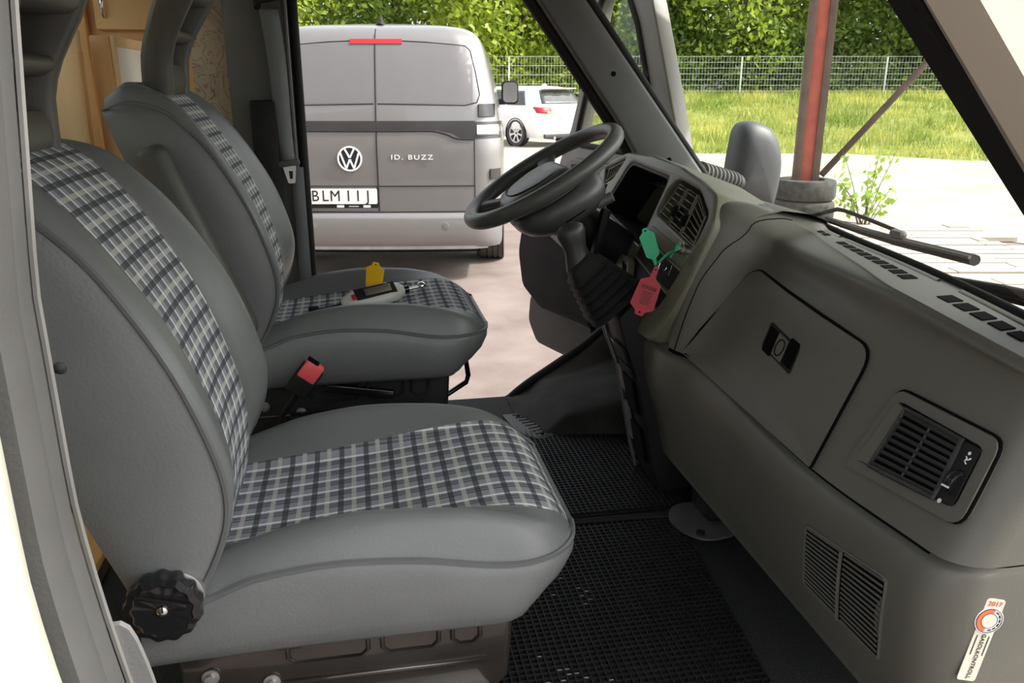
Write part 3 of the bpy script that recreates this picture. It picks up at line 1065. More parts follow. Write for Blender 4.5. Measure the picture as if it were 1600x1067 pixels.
def dash_grid(fn, y_lo, y_hi, n, npf, corner_lo=None, corner_hi=None):
    G = []
    cols = []
    if corner_lo:
        for a in (90, 89, 75, 60, 45, 30, 15):
            cols.append((y_lo + corner_lo * (1 - math.sin(R(a))), corner_lo * (1 - math.cos(R(a))) + (0.14 if a == 90 else 0)))
        cols[0] = (y_lo, corner_lo + 0.16)
        ys = list(np.linspace(y_lo + corner_lo, y_hi - (corner_hi or 0), n))
    else:
        ys = list(np.linspace(y_lo, y_hi - (corner_hi or 0), n))
    cols += [(y, 0) for y in ys]
    if corner_hi:
        for a in (15, 30, 45, 60, 75, 89):
            cols.append((y_hi - corner_hi * (1 - math.sin(R(a))), corner_hi * (1 - math.cos(R(a)))))
        cols.append((y_hi, corner_hi + 0.12))
    for y, dx in cols:
        pts = catmull(fn(y), npf)
        xmax = pchip(YK, XR, y) + 0.03
        G.append([(min(p[0] + dx, max(xmax, p[0])), y, p[1]) for p in pts])
    return G


grid_mesh('upper_body', dash_grid(dash_upper, 0.742, 1.615, 60, 46, corner_lo=0.05), DASH, dash)
grid_mesh('lower_panel', dash_grid(dash_lower, 0.742, 1.85, 30, 40, corner_lo=0.06, corner_hi=0.05), DASH, dash)


def patch(name, outline, fx, off, m, parent, thick=0.004, n=10):
    """a flat-ish plate following the dash face: outline in (y,z)"""
    pts = [(o[0], o[1]) for o in outline]
    cy = sum(p[0] for p in pts) / len(pts)
    cz = sum(p[1] for p in pts) / len(pts)
    verts, faces = [], []
    k = len(pts)
    rings = 6
    for r_ in range(rings):
        f = 1 - r_ / rings
        for p in pts:
            y, z = cy + (p[0] - cy) * f, cz + (p[1] - cz) * f
            verts.append((fx(y, z) - off, y, z))
    verts.append((fx(cy, cz) - off, cy, cz))
    for r_ in range(rings - 1):
        for i in range(k):
            faces.append((r_ * k + i, r_ * k + (i + 1) % k, (r_ + 1) * k + (i + 1) % k, (r_ + 1) * k + i))
    for i in range(k):
        faces.append(((rings - 1) * k + i, (rings - 1) * k + (i + 1) % k, rings * k))
    b = len(verts)
    for p in pts:
        verts.append((fx(*p) - off + thick, p[0], p[1]))
    for i in range(k):
        faces.append((i, b + i, b + (i + 1) % k, (i + 1) % k))
    return mesh(name, verts, faces, m, parent, sharp=40)


def face_line(name, pts, fx, r, m, parent, off=0.0, closed=False, sub=4):
    P = []
    k = len(pts)
    for i in range(k if closed else k - 1):
        a, b = pts[i], pts[(i + 1) % k]
        for j in range(sub):
            t = j / sub
            y, z = a[0] + (b[0] - a[0]) * t, a[1] + (b[1] - a[1]) * t
            P.append((fx(y, z) - off, y, z))
    if not closed:
        P.append((fx(*pts[-1]) - off, *pts[-1]))
    return tube(name, P, r, m, parent, 6, closed)


# glovebox lid
lid_o = round_poly([(1.508, 1.118), (1.06, 1.086), (1.072, 0.892), (1.562, 0.925)], [0.035, 0.035, 0.004, 0.004], 6)
lid = patch('glovebox_lid', lid_o, face_x, 0.006, DASH, dash, 0.010)
face_line('lid_gap', lid_o, face_x, 0.0030, BLACKV, lid, 0.0025, True, 3)
lt = patch('latch', round_poly([(1.345, 1.052), (1.228, 1.037), (1.222, 0.992), (1.340, 1.007)], 0.006, 3), face_x, 0.0072, BLACK, lid, 0.004)
for (ya, yb) in ((1.338, 1.305), (1.263, 1.231)):
    patch('finger_recess', round_poly([(ya, 1.046), (yb, 1.042), (yb - 0.004, 0.999), (ya - 0.004, 1.003)], 0.004, 2), face_x, 0.0082, BLACKV, lt, 0.003)
patch('lock_plate', round_poly([(1.303, 1.043), (1.266, 1.038), (1.262, 1.001), (1.299, 1.006)], 0.003, 2), face_x, 0.0088, DASH, lt, 0.003)
lc = [(1.2815 + 0.013 * math.cos(a), 1.022 + 0.014 * math.sin(a)) for a in np.linspace(0, 2 * math.pi, 20)[:-1]]
face_line('lock_ring', lc, face_x, 0.0012, BLACKV, lt, 0.0092, True, 1)

# crease line between upper and lower part, and the seam to the middle module
tube('crease_gap', [(0.690 - 0.036 * sstep((y - 1.51) / 0.10), y, pchip(*ZCRS, y) + 0.002) for y in np.linspace(0.80, 1.615, 40)], 0.004, BLACKV, dash, 6)

P_ = []
for t in np.linspace(0.36, 1.0, 30):
    y = 1.535 + 0.02 * math.sin(math.pi * t) + 0.05 * max(0, (t - 0.6) / 0.4) ** 1.5
    p = catmull(dash_upper(y), 101)[int(t * 100)]
    P_.append((p[0] - 0.0005, y, p[1] + 0.0005))
tube('module_seam', P_, 0.0011, BLACKV, dash, 6)

# defroster strip
for (y0, y1, nn, gap) in ((0.80, 1.03, 6, 0.010), (1.115, 1.415, 9, 0.010), (1.47, 1.56, 3, 0.010)):
    st = None
    w = (y1 - y0) / nn
    rows = []
    for i in range(9):
        y = y0 - 0.012 + (y1 - y0 + 0.024) * i / 8
        xr, xg = pchip(YK, XR, y), pchip(YK, XG, y)
        zr = pchip(YK, ZR, y)
        rows.append([(xr - 0.012, y, zr + 0.0005), (xr - 0.006, y, zr + 0.004), (xr - 0.002, y, zr)])
    st = grid_mesh('defroster_strip', rows, DASH, dash)
    for i in range(nn):
        ya, yb = y0 + i * w + gap / 2, y0 + (i + 1) * w - gap / 2
        q = []
        for y, s in ((ya, 0.35), (yb, 0.35), (yb, 0.62), (ya, 0.62)):
            xr, xg = pchip(YK, XR, y), pchip(YK, XG, y)
            zr, zg = pchip(YK, ZR, y), pchip(YK, ZG, y)
            q.append((xr + (xg - xr) * s, y, zr + (zg - zr) * s))
        v = [(x, y, z + 0.0022) for x, y, z in q] + [(x, y, z - 0.006) for x, y, z in q]
        mesh('defroster_slot', v, [(0, 1, 2, 3), (0, 1, 5, 4), (1, 2, 6, 5), (2, 3, 7, 6), (3, 0, 4, 7), (4, 5, 6, 7)], BLACKV, st, smooth=False)
tube('glass_gasket', [(pchip(YK, XR, y) + 0.012, y, pchip(YK, ZR, y) + 0.002) for y in np.linspace(0.72, 1.72, 20)], 0.007, RUBBER, dash, 8)

SLATM = mat('vent_slat', (0.030, 0.030, 0.029), 0.45, var=0.1)
# right-hand air vent
vo = round_poly([(0.972, 1.058), (0.778, 1.062), (0.772, 0.955), (1.000, 0.930)], 0.018, 4)
vent = patch('side_vent', vo, face_x, 0.008, DASH, dash, 0.014)
face_line('vent_gap', vo, face_x, 0.0028, BLACKV, vent, 0.003, True, 3)
vi = round_poly([(0.958, 1.045), (0.795, 1.046), (0.79, 0.970), (0.983, 0.947)], 0.01, 3)
patch('vent_throat', vi, face_x, 0.0095, BLACKV, vent, 0.004)


def lerp_quad(TL, TR, BR, BL, u, v):
    a = np.array(TL) * (1 - u) + np.array(TR) * u
    b = np.array(BL) * (1 - u) + np.array(BR) * u
    return tuple(a * (1 - v) + b * v)


VQ = ((0.936, 1.041), (0.827, 1.043), (0.822, 0.968), (0.948, 0.953))
for i in range(9):
    v = (i + 0.5) / 9
    pts = [lerp_quad(*VQ, u, v) for u in np.linspace(0, 1, 6)]
    P = [(face_x(*p) - 0.0125, *p) for p in pts]
    tube('slat', P, 0.0026, SLATM, vent, 6, flat=1.2)
face_line('vent_frame', [lerp_quad(*VQ, *c) for c in ((0, 0), (1, 0), (1, 1), (0, 1))], face_x, 0.004, SLATM, vent, 0.012, True, 4)
face_line('slat_bar', [lerp_quad(*VQ, 0.5, 0.0), lerp_quad(*VQ, 0.5, 1.0)], face_x, 0.0022, SLATM, vent, 0.0125)
patch('cheek', [(0.957, 1.043), (0.941, 1.041), (0.953, 0.953), (0.980, 0.949)], face_x, 0.0125, DASH, vent, 0.006)
patch('control_panel', [(0.822, 1.043), (0.796, 1.044), (0.792, 0.972), (0.818, 0.969)], face_x, 0.0120, BLACK, vent, 0.006)
lathe('thumb_wheel', [(0.0, -0.006), (0.017, -0.006), (0.019, -0.003), (0.019, 0.003), (0.017, 0.006), (0.0, 0.006)], axis_m((face_x(0.805, 0.992) - 0.003, 0.806, 0.994), (0.0, 1, 0.08)), BLACKG, vent, 36, 18, 0.02)
patch('wheel_mark', [(0.812, 0.9935), (0.800, 0.9945), (0.800, 0.9925), (0.812, 0.9915)], face_x, 0.0235, INKW, vent, 0.001)
patch('closed_dot', [(0.8115 + 0.0028 * math.cos(a), 0.9695 + 0.0028 * math.sin(a)) for a in np.linspace(0, 2 * math.pi, 12)[:-1]], face_x, 0.0128, INKW, vent, 0.001)
patch('airflow_mark', [(0.8065 + 0.0022 * math.cos(a), 1.0345 + 0.0022 * math.sin(a)) for a in np.linspace(0, 2 * math.pi, 10)[:-1]], face_x, 0.0128, INKW, vent, 0.001)
for (a, b) in (((0.8085, 1.0300), (0.8040, 1.0265)), ((0.8040, 1.0265), (0.8005, 1.0305)), ((0.8060, 1.0285), (0.8075, 1.0240)), ((0.8075, 1.0240), (0.8035, 1.0220))):
    face_line('airflow_mark', [a, b], face_x, 0.0009, INKW, vent, 0.0128, False, 1)

# lower grille
GQ = ((1.040, 0.808), (0.838, 0.842), (0.850, 0.700), (1.052, 0.690))
gb = patch('lower_grille', round_poly(GQ, 0.012, 3), low_x, 0.0012, BLACKV, dash, 0.003)
for i in range(15):
    v = (i + 0.5) / 15
    for (ua, ub) in ((0.02, 0.47), (0.53, 0.98)):
        pts = [lerp_quad(*GQ, u, v) for u in np.linspace(ua, ub, 5)]
        tube('slat', [(low_x(*p) - 0.002, *p) for p in pts], 0.0017, DASH, gb, 5)
face_line('grille_bar', [lerp_quad(*GQ, 0.5, 0.01), lerp_quad(*GQ, 0.5, 0.99)], low_x, 0.0028, DASH, gb, 0.004)
face_line('grille_rim', round_poly(GQ, 0.012, 3), low_x, 0.0024, DASH, gb, 0.001, True, 2)

# gas-check sticker on the lower right corner
PAPER = mat('sticker_paper', (0.62, 0.57, 0.46), 0.5, var=0.04)
ORANGE = mat('sticker_orange', (0.62, 0.14, 0.05), 0.5, var=0.05)
stk = thing('inspection_sticker', 'white inspection sticker reading GASOLKONTROLL on the lower dashboard corner', 'sticker', (0.735, 0.74, 0.80))
# local frame: origin at the badge ring, u along the length (up), on the rounded dash corner
so = Vector((0.7385, 0.7403, 0.838))
s_up = Vector((0.023, 0.0, 0.119)).normalized()
s_n = Vector((-0.12, -1.0, 0.0))
s_n = (s_n - s_up * s_n.dot(s_up)).normalized()
s_r = s_up.cross(s_n)
SM = Matrix(((s_r.x, s_up.x, s_n.x, so.x), (s_r.y, s_up.y, s_n.y, so.y), (s_r.z, s_up.z, s_n.z, so.z), (0, 0, 0, 1)))
curve_plate('paper', round_poly([(-0.0125, 0.030), (0.0125, 0.030), (0.0125, -0.088), (-0.0125, -0.088)], 0.004), [], 0.0012, SM, PAPER, stk)
circ = lambda r_, n=28: [(r_ * math.cos(2 * math.pi * k / n), r_ * math.sin(2 * math.pi * k / n)) for k in range(n)]
up_m = lambda dz_: SM @ Matrix.Translation((0, 0, dz_))
curve_plate('badge', circ(0.0185), [], 0.0016, up_m(0.0004), INKW, stk)
arc_o = [(0.0165 * math.cos(R(a)), 0.0165 * math.sin(R(a))) for a in range(80, 261, 12)]
arc_i = [(0.0105 * math.cos(R(a)), 0.0105 * math.sin(R(a))) for a in range(260, 79, -12)]
curve_plate('orange_arc', arc_o + arc_i, [], 0.0008, up_m(0.0010), ORANGE, stk)
curve_plate('badge_disc', circ(0.0100), [], 0.0008, up_m(0.0010), PAPER, stk)
curve_plate('badge_rim', circ(0.0170), [circ(0.0163)], 0.0006, up_m(0.0012), INK, stk)
curve_plate('badge_rim', circ(0.0106), [circ(0.0100)], 0.0006, up_m(0.0012), INK, stk)
for k, a in enumerate((-70, -45, -20, 5, 30, 55)):
    box_m = up_m(0.0010) @ Matrix.Rotation(R(a), 4, 'Z') @ Matrix.Translation((0.0136, 0, 0)) @ Matrix.Rotation(R(90), 4, 'Z')
    curve_plate('month_mark', [(-0.0022, -0.0008), (0.0022, -0.0008), (0.0022, 0.0008), (-0.0022, 0.0008)], [], 0.0006, box_m, INK, stk)
text_mesh('year_text', '2017', 0.0095, up_m(0.0004) @ Matrix.Translation((0, 0.0235, 0)), ORANGE, stk, 0.0002)
text_mesh('main_text', 'GASOLKONTROLL', 0.0078, up_m(0.0004) @ Matrix.Translation((0.001, -0.052, 0)) @ Matrix.Rotation(R(-90), 4, 'Z'), INK, stk, 0.0002)
for ux in (0.0085, -0.0075):
    curve_plate('fine_print', [(ux - 0.0006, -0.022), (ux + 0.0006, -0.022), (ux + 0.0006, -0.050), (ux - 0.0006, -0.050)], [], 0.0004, up_m(0.0004), INK, stk)

# ---------------------------------------------------------------- middle module with instrument opening
e1 = Vector((0, -1, 0))
e2 = Vector((0.33, 0, 0.944)).normalized()
nn_ = e1.cross(e2)
BM = Matrix(((e1.x, e2.x, nn_.x, 0.70), (e1.y, e2.y, nn_.y, 0.0), (e1.z, e2.z, nn_.z, 1.15), (0, 0, 0, 1)))
hole = round_poly([(-2.196, 0.128), (-1.890, 0.116), (-1.922, -0.064), (-2.286, -0.022)], [0.03, 0.02, 0.012, 0.02], 5)
vhole = round_poly([(-1.832, 0.117), (-1.70, 0.105), (-1.612, 0.060), (-1.626, -0.012), (-1.885, 0.024), (-1.872, 0.085)], 0.02, 4)
vhole2 = round_poly([(-2.388, 0.088), (-2.245, 0.132), (-2.290, 0.072), (-2.352, 0.045)], 0.008, 3)
outer = round_poly([(-2.43, 0.075), (-2.36, 0.118), (-2.25, 0.150), (-2.05, 0.158), (-1.85, 0.148), (-1.70, 0.128), (-1.61, 0.108), (-1.578, 0.05), (-1.578, -0.02), (-1.585, -0.09), (-1.605, -0.16), (-1.66, -0.24), (-1.80, -0.25), (-1.93, -0.15), (-1.965, -0.135), (-2.29, -0.068), (-2.41, -0.02)], 0.02, 4)
mod = curve_plate('instrument_module', outer, [hole, vhole, vhole2], 0.17, BM, DASHL, dash, bevel=0.009)
curve_plate('opening_back', [(-2.40, 0.14), (-1.58, 0.125), (-1.60, -0.05), (-1.90, -0.13), (-2.38, -0.03)], [], 0.01, BM @ Matrix.Translation((0, 0, -0.155)), BLACKV, mod)
curve_plate('opening_rim', hole, [round_poly([(-2.188, 0.121), (-1.898, 0.110), (-1.929, -0.055), (-2.276, -0.016)], [0.03, 0.02, 0.012, 0.02], 5)], 0.10, BM @ Matrix.Translation((0, 0, -0.004)), BLACK, mod)


def mod_pt(u, v, w=0.0):
    return BM @ Vector((u, v, w))


def mod_tube(name, pts, r, m, parent, w=0.0, closed=False, flat=1.0):
    return tube(name, [mod_pt(p[0], p[1], w) for p in pts], r, m, parent, 6, closed, flat)


VENTS = (((-1.822, 0.106), (-1.772, 0.101), (-1.806, 0.016), (-1.874, 0.026)),
         ((-1.762, 0.101), (-1.708, 0.095), (-1.722, 0.004), (-1.796, 0.014)),
         ((-1.698, 0.094), (-1.630, 0.058), (-1.634, -0.008), (-1.712, 0.003)))
for q in VENTS:
    vq = mod_tube('middle_vent', list(q), 0.0026, DASHL, mod, -0.004, True)
    for i in range(6):
        v = (i + 0.5) / 6
        mod_tube('slat', [lerp_quad(*q, 0, v), lerp_quad(*q, 1, v)], 0.0019, DASHL, vq, -0.004)
for (u, v) in ((-1.782, 0.045), (-1.712, 0.035)):
    p = mod_pt(u, v, -0.004)
    lathe('vent_wheel', [(0, -0.003), (0.014, -0.003), (0.0155, 0), (0.014, 0.003), (0, 0.003)], axis_m(p, (0, 1, 0.0)), BLACKG, mod, 28, 14, 0.03)
q2 = ((-2.362, 0.088), (-2.252, 0.121), (-2.292, 0.078), (-2.346, 0.054))
vq = mod_tube('corner_vent', list(q2), 0.003, DASHL, mod, -0.004, True)
for i in range(5):
    u = (i + 0.5) / 5
    mod_tube('slat', [lerp_quad(*q2, u, 0), lerp_quad(*q2, u, 1)], 0.0022, DASHL, vq, -0.003)


def mod_plate(name, quad, m, parent, w=0.003, r=0.004, t=0.006):
    return curve_plate(name, round_poly(quad, r, 3), [], t, BM @ Matrix.Translation((0, 0, w)), m, parent)


# control rows below the middle vents
mod_plate('control_strip', [(-1.878, -0.005), (-1.628, -0.030), (-1.640, -0.058), (-1.892, -0.030)], DASHL, mod, 0.004)
mod_plate('radio_slot', [(-1.886, -0.040), (-1.640, -0.070), (-1.66, -0.118), (-1.905, -0.085)], BLACK, mod, 0.003)
mod_plate('radio_slot', [(-1.905, -0.095), (-1.66, -0.130), (-1.68, -0.165), (-1.92, -0.128)], BLACK, mod, 0.003)
mod_tube('slot_edge', [(-1.886, -0.037), (-1.64, -0.066)], 0.0025, DASHL, mod, 0.004)
mod_tube('slot_edge', [(-1.905, -0.091), (-1.66, -0.125)], 0.0025, DASHL, mod, 0.004)
mod_tube('slot_edge', [(-1.92, -0.133), (-1.68, -0.172)], 0.0025, DASHL, mod, 0.004)
lathe('lighter_knob', [(0.011, 0), (0.011, 0.010), (0.013, 0.012), (0.013, 0.016), (0.0115, 0.018), (0.0115, 0.021), (0.012, 0.023), (0.010, 0.026), (0.0, 0.026)], axis_m(mod_pt(-1.642, -0.022), nn_), CHROME, mod, 24)
mod_plate('trim_panel', [(-2.270, -0.040), (-1.945, -0.080), (-1.975, -0.125), (-2.255, -0.065)], DASHL, mod, 0.003)
lathe('panel_screw', [(0.004, 0), (0.004, 0.003), (0, 0.004)], axis_m(mod_pt(-2.225, -0.056, 0.003), nn_), STEEL, mod, 10)
mod_plate('switch_recess', [(-2.378, 0.032), (-2.315, 0.048), (-2.33, -0.012), (-2.385, -0.01)], BLACKV, mod, 0.002)
mod_plate('switch', [(-2.35, 0.028), (-2.322, 0.034), (-2.33, 0.008), (-2.355, 0.005)], DASHL, mod, 0.006)
# hollow housing behind the boot, ash tray
mod_plate('ashtray', [(-1.985, -0.10), (-1.90, -0.10), (-1.84, -0.175), (-1.955, -0.165)], DASHL, mod, 0.02, 0.012, 0.03)
mod_plate('ashtray_slot', [(-1.935, -0.112), (-1.895, -0.118), (-1.858, -0.162), (-1.885, -0.162)], BLACKV, mod, 0.0205, 0.004, 0.002)

# body behind module linking to the far side
prism('dash_core', [(0.905, 1.19), (0.98, 1.18), (1.0, 0.85), (0.90, 0.62), (0.84, 0.62), (0.80, 0.98), (0.88, 1.02)], 'xz', 1.66, 2.40, BLACK, dash, 0.01)
grid_mesh('cowl_top', [[(x - 0.02 * max(0, y - 2.2) / 0.2, y, z - dz_) for x, z in ((1.0, 1.10), (0.985, 1.165), (0.96, 1.20), (0.92, 1.214), (0.86, 1.222), (0.80, 1.21))] for y, dz_ in ((1.56, 0.0), (1.8, 0.0), (2.1, 0.0), (2.28, 0.005), (2.36, 0.02), (2.40, 0.08))], DASH, dash)

# ---------------------------------------------------------------- middle console under the module
cons = thing('center_console', 'black centre console column with slots below the radio openings', 'console', (0.66, 1.76, 0.5))
prism('column', [(0.575, 0.955), (0.60, 0.875), (0.635, 0.78), (0.655, 0.68), (0.68, 0.56), (0.70, 0.50), (0.85, 0.50), (0.85, 1.0), (0.64, 1.02)], 'xz', 1.74, 1.89, BLACK, cons, 0.008)
tube('edge_trim', [(0.568, 1.892, 0.955), (0.592, 1.892, 0.882), (0.628, 1.892, 0.79), (0.647, 1.892, 0.69), (0.672, 1.892, 0.57), (0.69, 1.892, 0.50)], 0.006, STEEL, cons, 8)
cp = lambda z: pchip([0.5, 0.56, 0.68, 0.78, 0.875, 0.955], [0.70, 0.68, 0.655, 0.635, 0.60, 0.575], z)
for (z0, z1, ya, yb, m_) in ((0.80, 0.735, 1.878, 1.845, RUBBERG), (0.70, 0.60, 1.878, 1.845, RUBBERG), (0.79, 0.70, 1.84, 1.77, BLACKV), (0.88, 0.84, 1.84, 1.75, BLACKG), (0.83, 0.80, 1.84, 1.75, BLACKG), (0.66, 0.57, 1.84, 1.77, BLACKV)):
    v = [(cp(z0) - 0.009, ya, z0), (cp(z0) - 0.009, yb, z0), (cp(z1) - 0.009, yb, z1), (cp(z1) - 0.009, ya, z1)]
    v += [(p[0] + 0.006, p[1], p[2]) for p in v]
    mesh('slot_panel', v, [(0, 1, 2, 3), (4, 5, 6, 7), (0, 1, 5, 4), (1, 2, 6, 5), (2, 3, 7, 6), (3, 0, 4, 7)], m_, cons, smooth=False)

# gear lever
gl = thing('gear_lever', 'black gear lever with pleated rubber boot below the steering wheel', 'gear lever', (0.62, 1.80, 0.95))
base = Vector((0.578, 1.80, 0.985))
axis = Vector((-0.128, -0.008, 0.145)).normalized()
side = Vector((0, 1, 0))
fr_ = axis.cross(side).normalized()
bm = bmesh.new()
rings = []
prof = []
for i in range(6):
    t = i / 6
    prof += [(0.070 - 0.030 * t + 0.006, 0.118 * t), (0.070 - 0.030 * t - 0.005, 0.118 * t + 0.011)]
prof += [(0.036, 0.122), (0.026, 0.136)]
for (r_, h_) in prof:
    ring = []
    for (a, b) in rrect(2 * r_ * 1.05, 2 * r_, r_ * 0.45, 4):
        ring.append(bm.verts.new(base + axis * h_ + side * a + fr_ * b))
    rings.append(ring)
k = len(rings[0])
for i in range(len(rings) - 1):
    for j in range(k):
        bm.faces.new((rings[i][j], rings[i][(j + 1) % k], rings[i + 1][(j + 1) % k], rings[i + 1][j]))
bm.faces.new(rings[0])
bm.faces.new(rings[-1])
from_bm('boot', bm, RUBBER, gl, sharp=80)
tip = base + axis * 0.128
kd = Vector((-0.030, 0.0, 0.095)).normalized()
G = []
kprof = [(-0.012, 0.030, 0.034), (0.012, 0.025, 0.029), (0.032, 0.022, 0.026), (0.052, 0.024, 0.030), (0.070, 0.027, 0.034), (0.084, 0.024, 0.031), (0.092, 0.015, 0.020), (0.095, 0.002, 0.003)]
kx = kd.cross(side).normalized()
for (h_, a, b) in kprof:
    G.append([tuple(tip + kd * h_ + side * (a * math.cos(t)) + kx * (b * math.sin(t))) for t in np.linspace(0, 2 * math.pi, 20)[:-1]])
grid_mesh('knob', G, mat('knob_leather', (0.03, 0.03, 0.029), 0.42, var=0.1), gl, close_v=True)

# ---------------------------------------------------------------- steering wheel
sw = thing('steering_wheel', 'dark grey four-spoke steering wheel with padded hub', 'steering wheel', (0.452, 2.01, 1.262))
WHEELM = mat('wheel_plastic', (0.066, 0.068, 0.064), 0.42, bump=0.1, bscale=350, var=0.05)
wc = Vector((0.452, 2.01, 1.256))
wn_ = Vector((-0.515, 0.0, 0.857)).normalized()          # points up to the driver
wx = Vector((0.857, 0.0, 0.515)).normalized()            # towards the top of the wheel
wy = Vector((0, 1, 0))
RW = 0.204
tube('rim', [wc + wx * (RW * math.cos(t)) + wy * (RW * math.sin(t)) for t in np.linspace(0, 2 * math.pi, 65)[:-1]], 0.0200, WHEELM, sw, 14, True)


def wpt(a, b, h_):
    return wc + wx * a + wy * b + wn_ * h_


# hub pad
G = []
hub = round_poly([(0.055, -0.11), (0.055, 0.11), (-0.03, 0.13), (-0.11, 0.085), (-0.13, 0.0), (-0.11, -0.085), (-0.03, -0.13)], 0.035, 4)
for (f, h_) in ((1.02, -0.042), (1.05, -0.030), (1.03, -0.015), (0.95, 0.0), (0.6, 0.010), (0.02, 0.012)):
    G.append([tuple(wpt(p[0] * f, p[1] * f, h_)) for p in hub])
grid_mesh('hub_pad', G, WHEELM, sw, close_v=True, sharp=50)
tube('hub_seam', [wpt(p[0] * 0.72 - 0.01, p[1] * 0.72, 0.0065) for p in hub], 0.0016, BLACK, sw, 5, True)
for (a0, b0, a1, b1) in ((0.02, 0.09, 0.055, 0.192), (0.02, -0.09, 0.055, -0.192), (-0.07, 0.055, -0.17, 0.105), (-0.07, -0.055, -0.17, -0.105)):
    G = []
    for i in range(8):
        t = i / 7
        a, b = a0 + (a1 - a0) * t, b0 + (b1 - b0) * t
        w = 0.032 - 0.010 * math.sin(math.pi * min(1, t * 1.2))
        d = Vector((a1 - a0, b1 - b0)).normalized()
        px_, py_ = -d.y, d.x
        h_ = -0.03 + 0.028 * t ** 1.5
        ring = []
        for (s, q) in ((1, 0.3), (0.6, 1), (-0.6, 1), (-1, 0.3), (-1, -0.3), (-0.6, -1), (0.6, -1), (1, -0.3)):
            ring.append(tuple(wpt(a + px_ * w * s, b + py_ * w * s, h_ + 0.011 * q)))
        G.append(ring)
    grid_mesh('spoke', G, WHEELM, sw, close_v=True, sharp=70)
stc = thing('steering_column', 'dark grey steering column shroud under the wheel', 'steering column', (0.6, 2.01, 1.0))
G = []
cd = -wn_
for (h_, a, b, da) in ((0.045, 0.05, 0.06, -0.01), (0.046, 0.105, 0.118, -0.008), (0.06, 0.122, 0.132, -0.006), (0.085, 0.122, 0.132, 0.0), (0.105, 0.112, 0.124, 0.004), (0.122, 0.092, 0.104, 0.010), (0.130, 0.060, 0.07, 0.014), (0.131, 0.005, 0.005, 0.014)):
    c0 = wc + cd * h_ + wx * da
    G.append([tuple(c0 + wx * (a * math.copysign(abs(math.cos(t)) ** 0.8, math.cos(t))) + wy * (b * math.copysign(abs(math.sin(t)) ** 0.8, math.sin(t)))) for t in np.linspace(0, 2 * math.pi, 33)[:-1]])
grid_mesh('shroud', G, WHEELM, stc, close_v=True, sharp=60)
tube('shroud_seam', [Vector(p) for p in [tuple(wc + cd * 0.100 + wx * (0.004 + 0.1155 * math.cos(t)) + wy * (0.1275 * math.sin(t))) for t in np.linspace(0, 2 * math.pi, 33)[:-1]]], 0.0016, BLACKV, stc, 5, True)
tube('column_tube', [wc + cd * 0.12, wc + cd * 0.12 + Vector((0.20, 0, -0.12)), (0.86, 2.01, 0.95)], [0.055, 0.05, 0.045], BLACK, stc, 14)
tube('indicator_stalk', [(0.55, 2.11, 1.215), (0.54, 2.19, 1.235), (0.53, 2.26, 1.25)], [0.008, 0.008, 0.011], BLACK, stc, 8)
ig = box('ignition_bracket', (0.022, 0.03, 0.115), (0.585, 1.935, 1.125), BLACK, stc, 0.006, Matrix.Rotation(R(12), 3, 'Y'))
tube('ignition_lock', [(0.572, 1.93, 1.193), (0.606, 1.915, 1.213)], 0.013, mat('lock_zinc', (0.20, 0.20, 0.19), 0.45, 0.4), stc, 14)

# ---------------------------------------------------------------- keys with plastic tags
def key_tag(name, label, m, M, kx=1.0, ky=1.0):
    t = thing(name, label, 'key tag', M.translation)
    o_ = round_poly([(-0.021, 0.022), (-0.006, 0.030), (-0.004, 0.052), (0.004, 0.052), (0.006, 0.030), (0.021, 0.022), (0.024, -0.026), (0.010, -0.034), (0.008, -0.042), (-0.008, -0.042), (-0.010, -0.034), (-0.024, -0.026)], 0.003, 3)
    o_ = [(p[0] * kx, p[1] * ky) for p in o_]
    h1 = [(0.0025 * math.cos(a), -0.036 * ky + 0.0025 * math.sin(a)) for a in np.linspace(0, 2 * math.pi, 12)[:-1]]
    h2 = [(0.0022 * math.cos(a), 0.046 * ky + 0.0022 * math.sin(a)) for a in np.linspace(0, 2 * math.pi, 12)[:-1]]
    curve_plate('tag_plate', o_, [h1, h2], 0.0022, M, m, t)
    return t


def frame_from(origin, up_dir, normal_hint):
    u = Vector(up_dir).normalized()
    n = Vector(normal_hint)
    n = (n - u * n.dot(u)).normalized()
    r_ = u.cross(n)
    return Matrix(((r_.x, u.x, n.x, origin[0]), (r_.y, u.y, n.y, origin[1]), (r_.z, u.z, n.z, origin[2]), (0, 0, 0, 1)))


ring_c = Vector((0.660, 1.70, 1.083))
tm = frame_from((0.6325, 1.712, 1.128), Vector((-0.030, 0.012, 0.090)) * -1, (-0.45, -1.0, 0.3))
gt = key_tag('green_key_tag', 'green plastic key tag sticking up in front of the radio slots', GREEN, tm, 0.72, 1.0)
tm2 = frame_from((0.607, 1.65, 1.036), (0.035, 0.0, 0.10), (-0.45, -1.0, 0.15))
rt = key_tag('red_key_tag', 'red printed plastic key tag hanging in front of the radio slots', RED, tm2, 1.12, 1.2)
ink = text_mesh('tag_text', 'BSDEX', 0.0115, tm2 @ Matrix.Translation((0, 0.0135, 0.0004)) @ Matrix.Rotation(R(180), 4, 'Y') @ Matrix.Translation((0, 0, -0.0012)) @ Matrix.Rotation(R(0), 4, 'Z'), INK, rt, 0.0004)
for i in range(9):
    y = 0.004 - i * 0.0034
    curve_plate('tag_print', [(-0.012 + 0.002 * (i % 3), y), (0.014 - 0.003 * (i % 2), y), (0.014 - 0.003 * (i % 2), y - 0.0011), (-0.012 + 0.002 * (i % 3), y - 0.0011)], [], 0.0006, tm2 @ Matrix.Translation((0, 0, 0.0005)), INK, rt)
ky = thing('ignition_key', 'black key on a metal ring holding the green and red tags', 'key', ring_c)
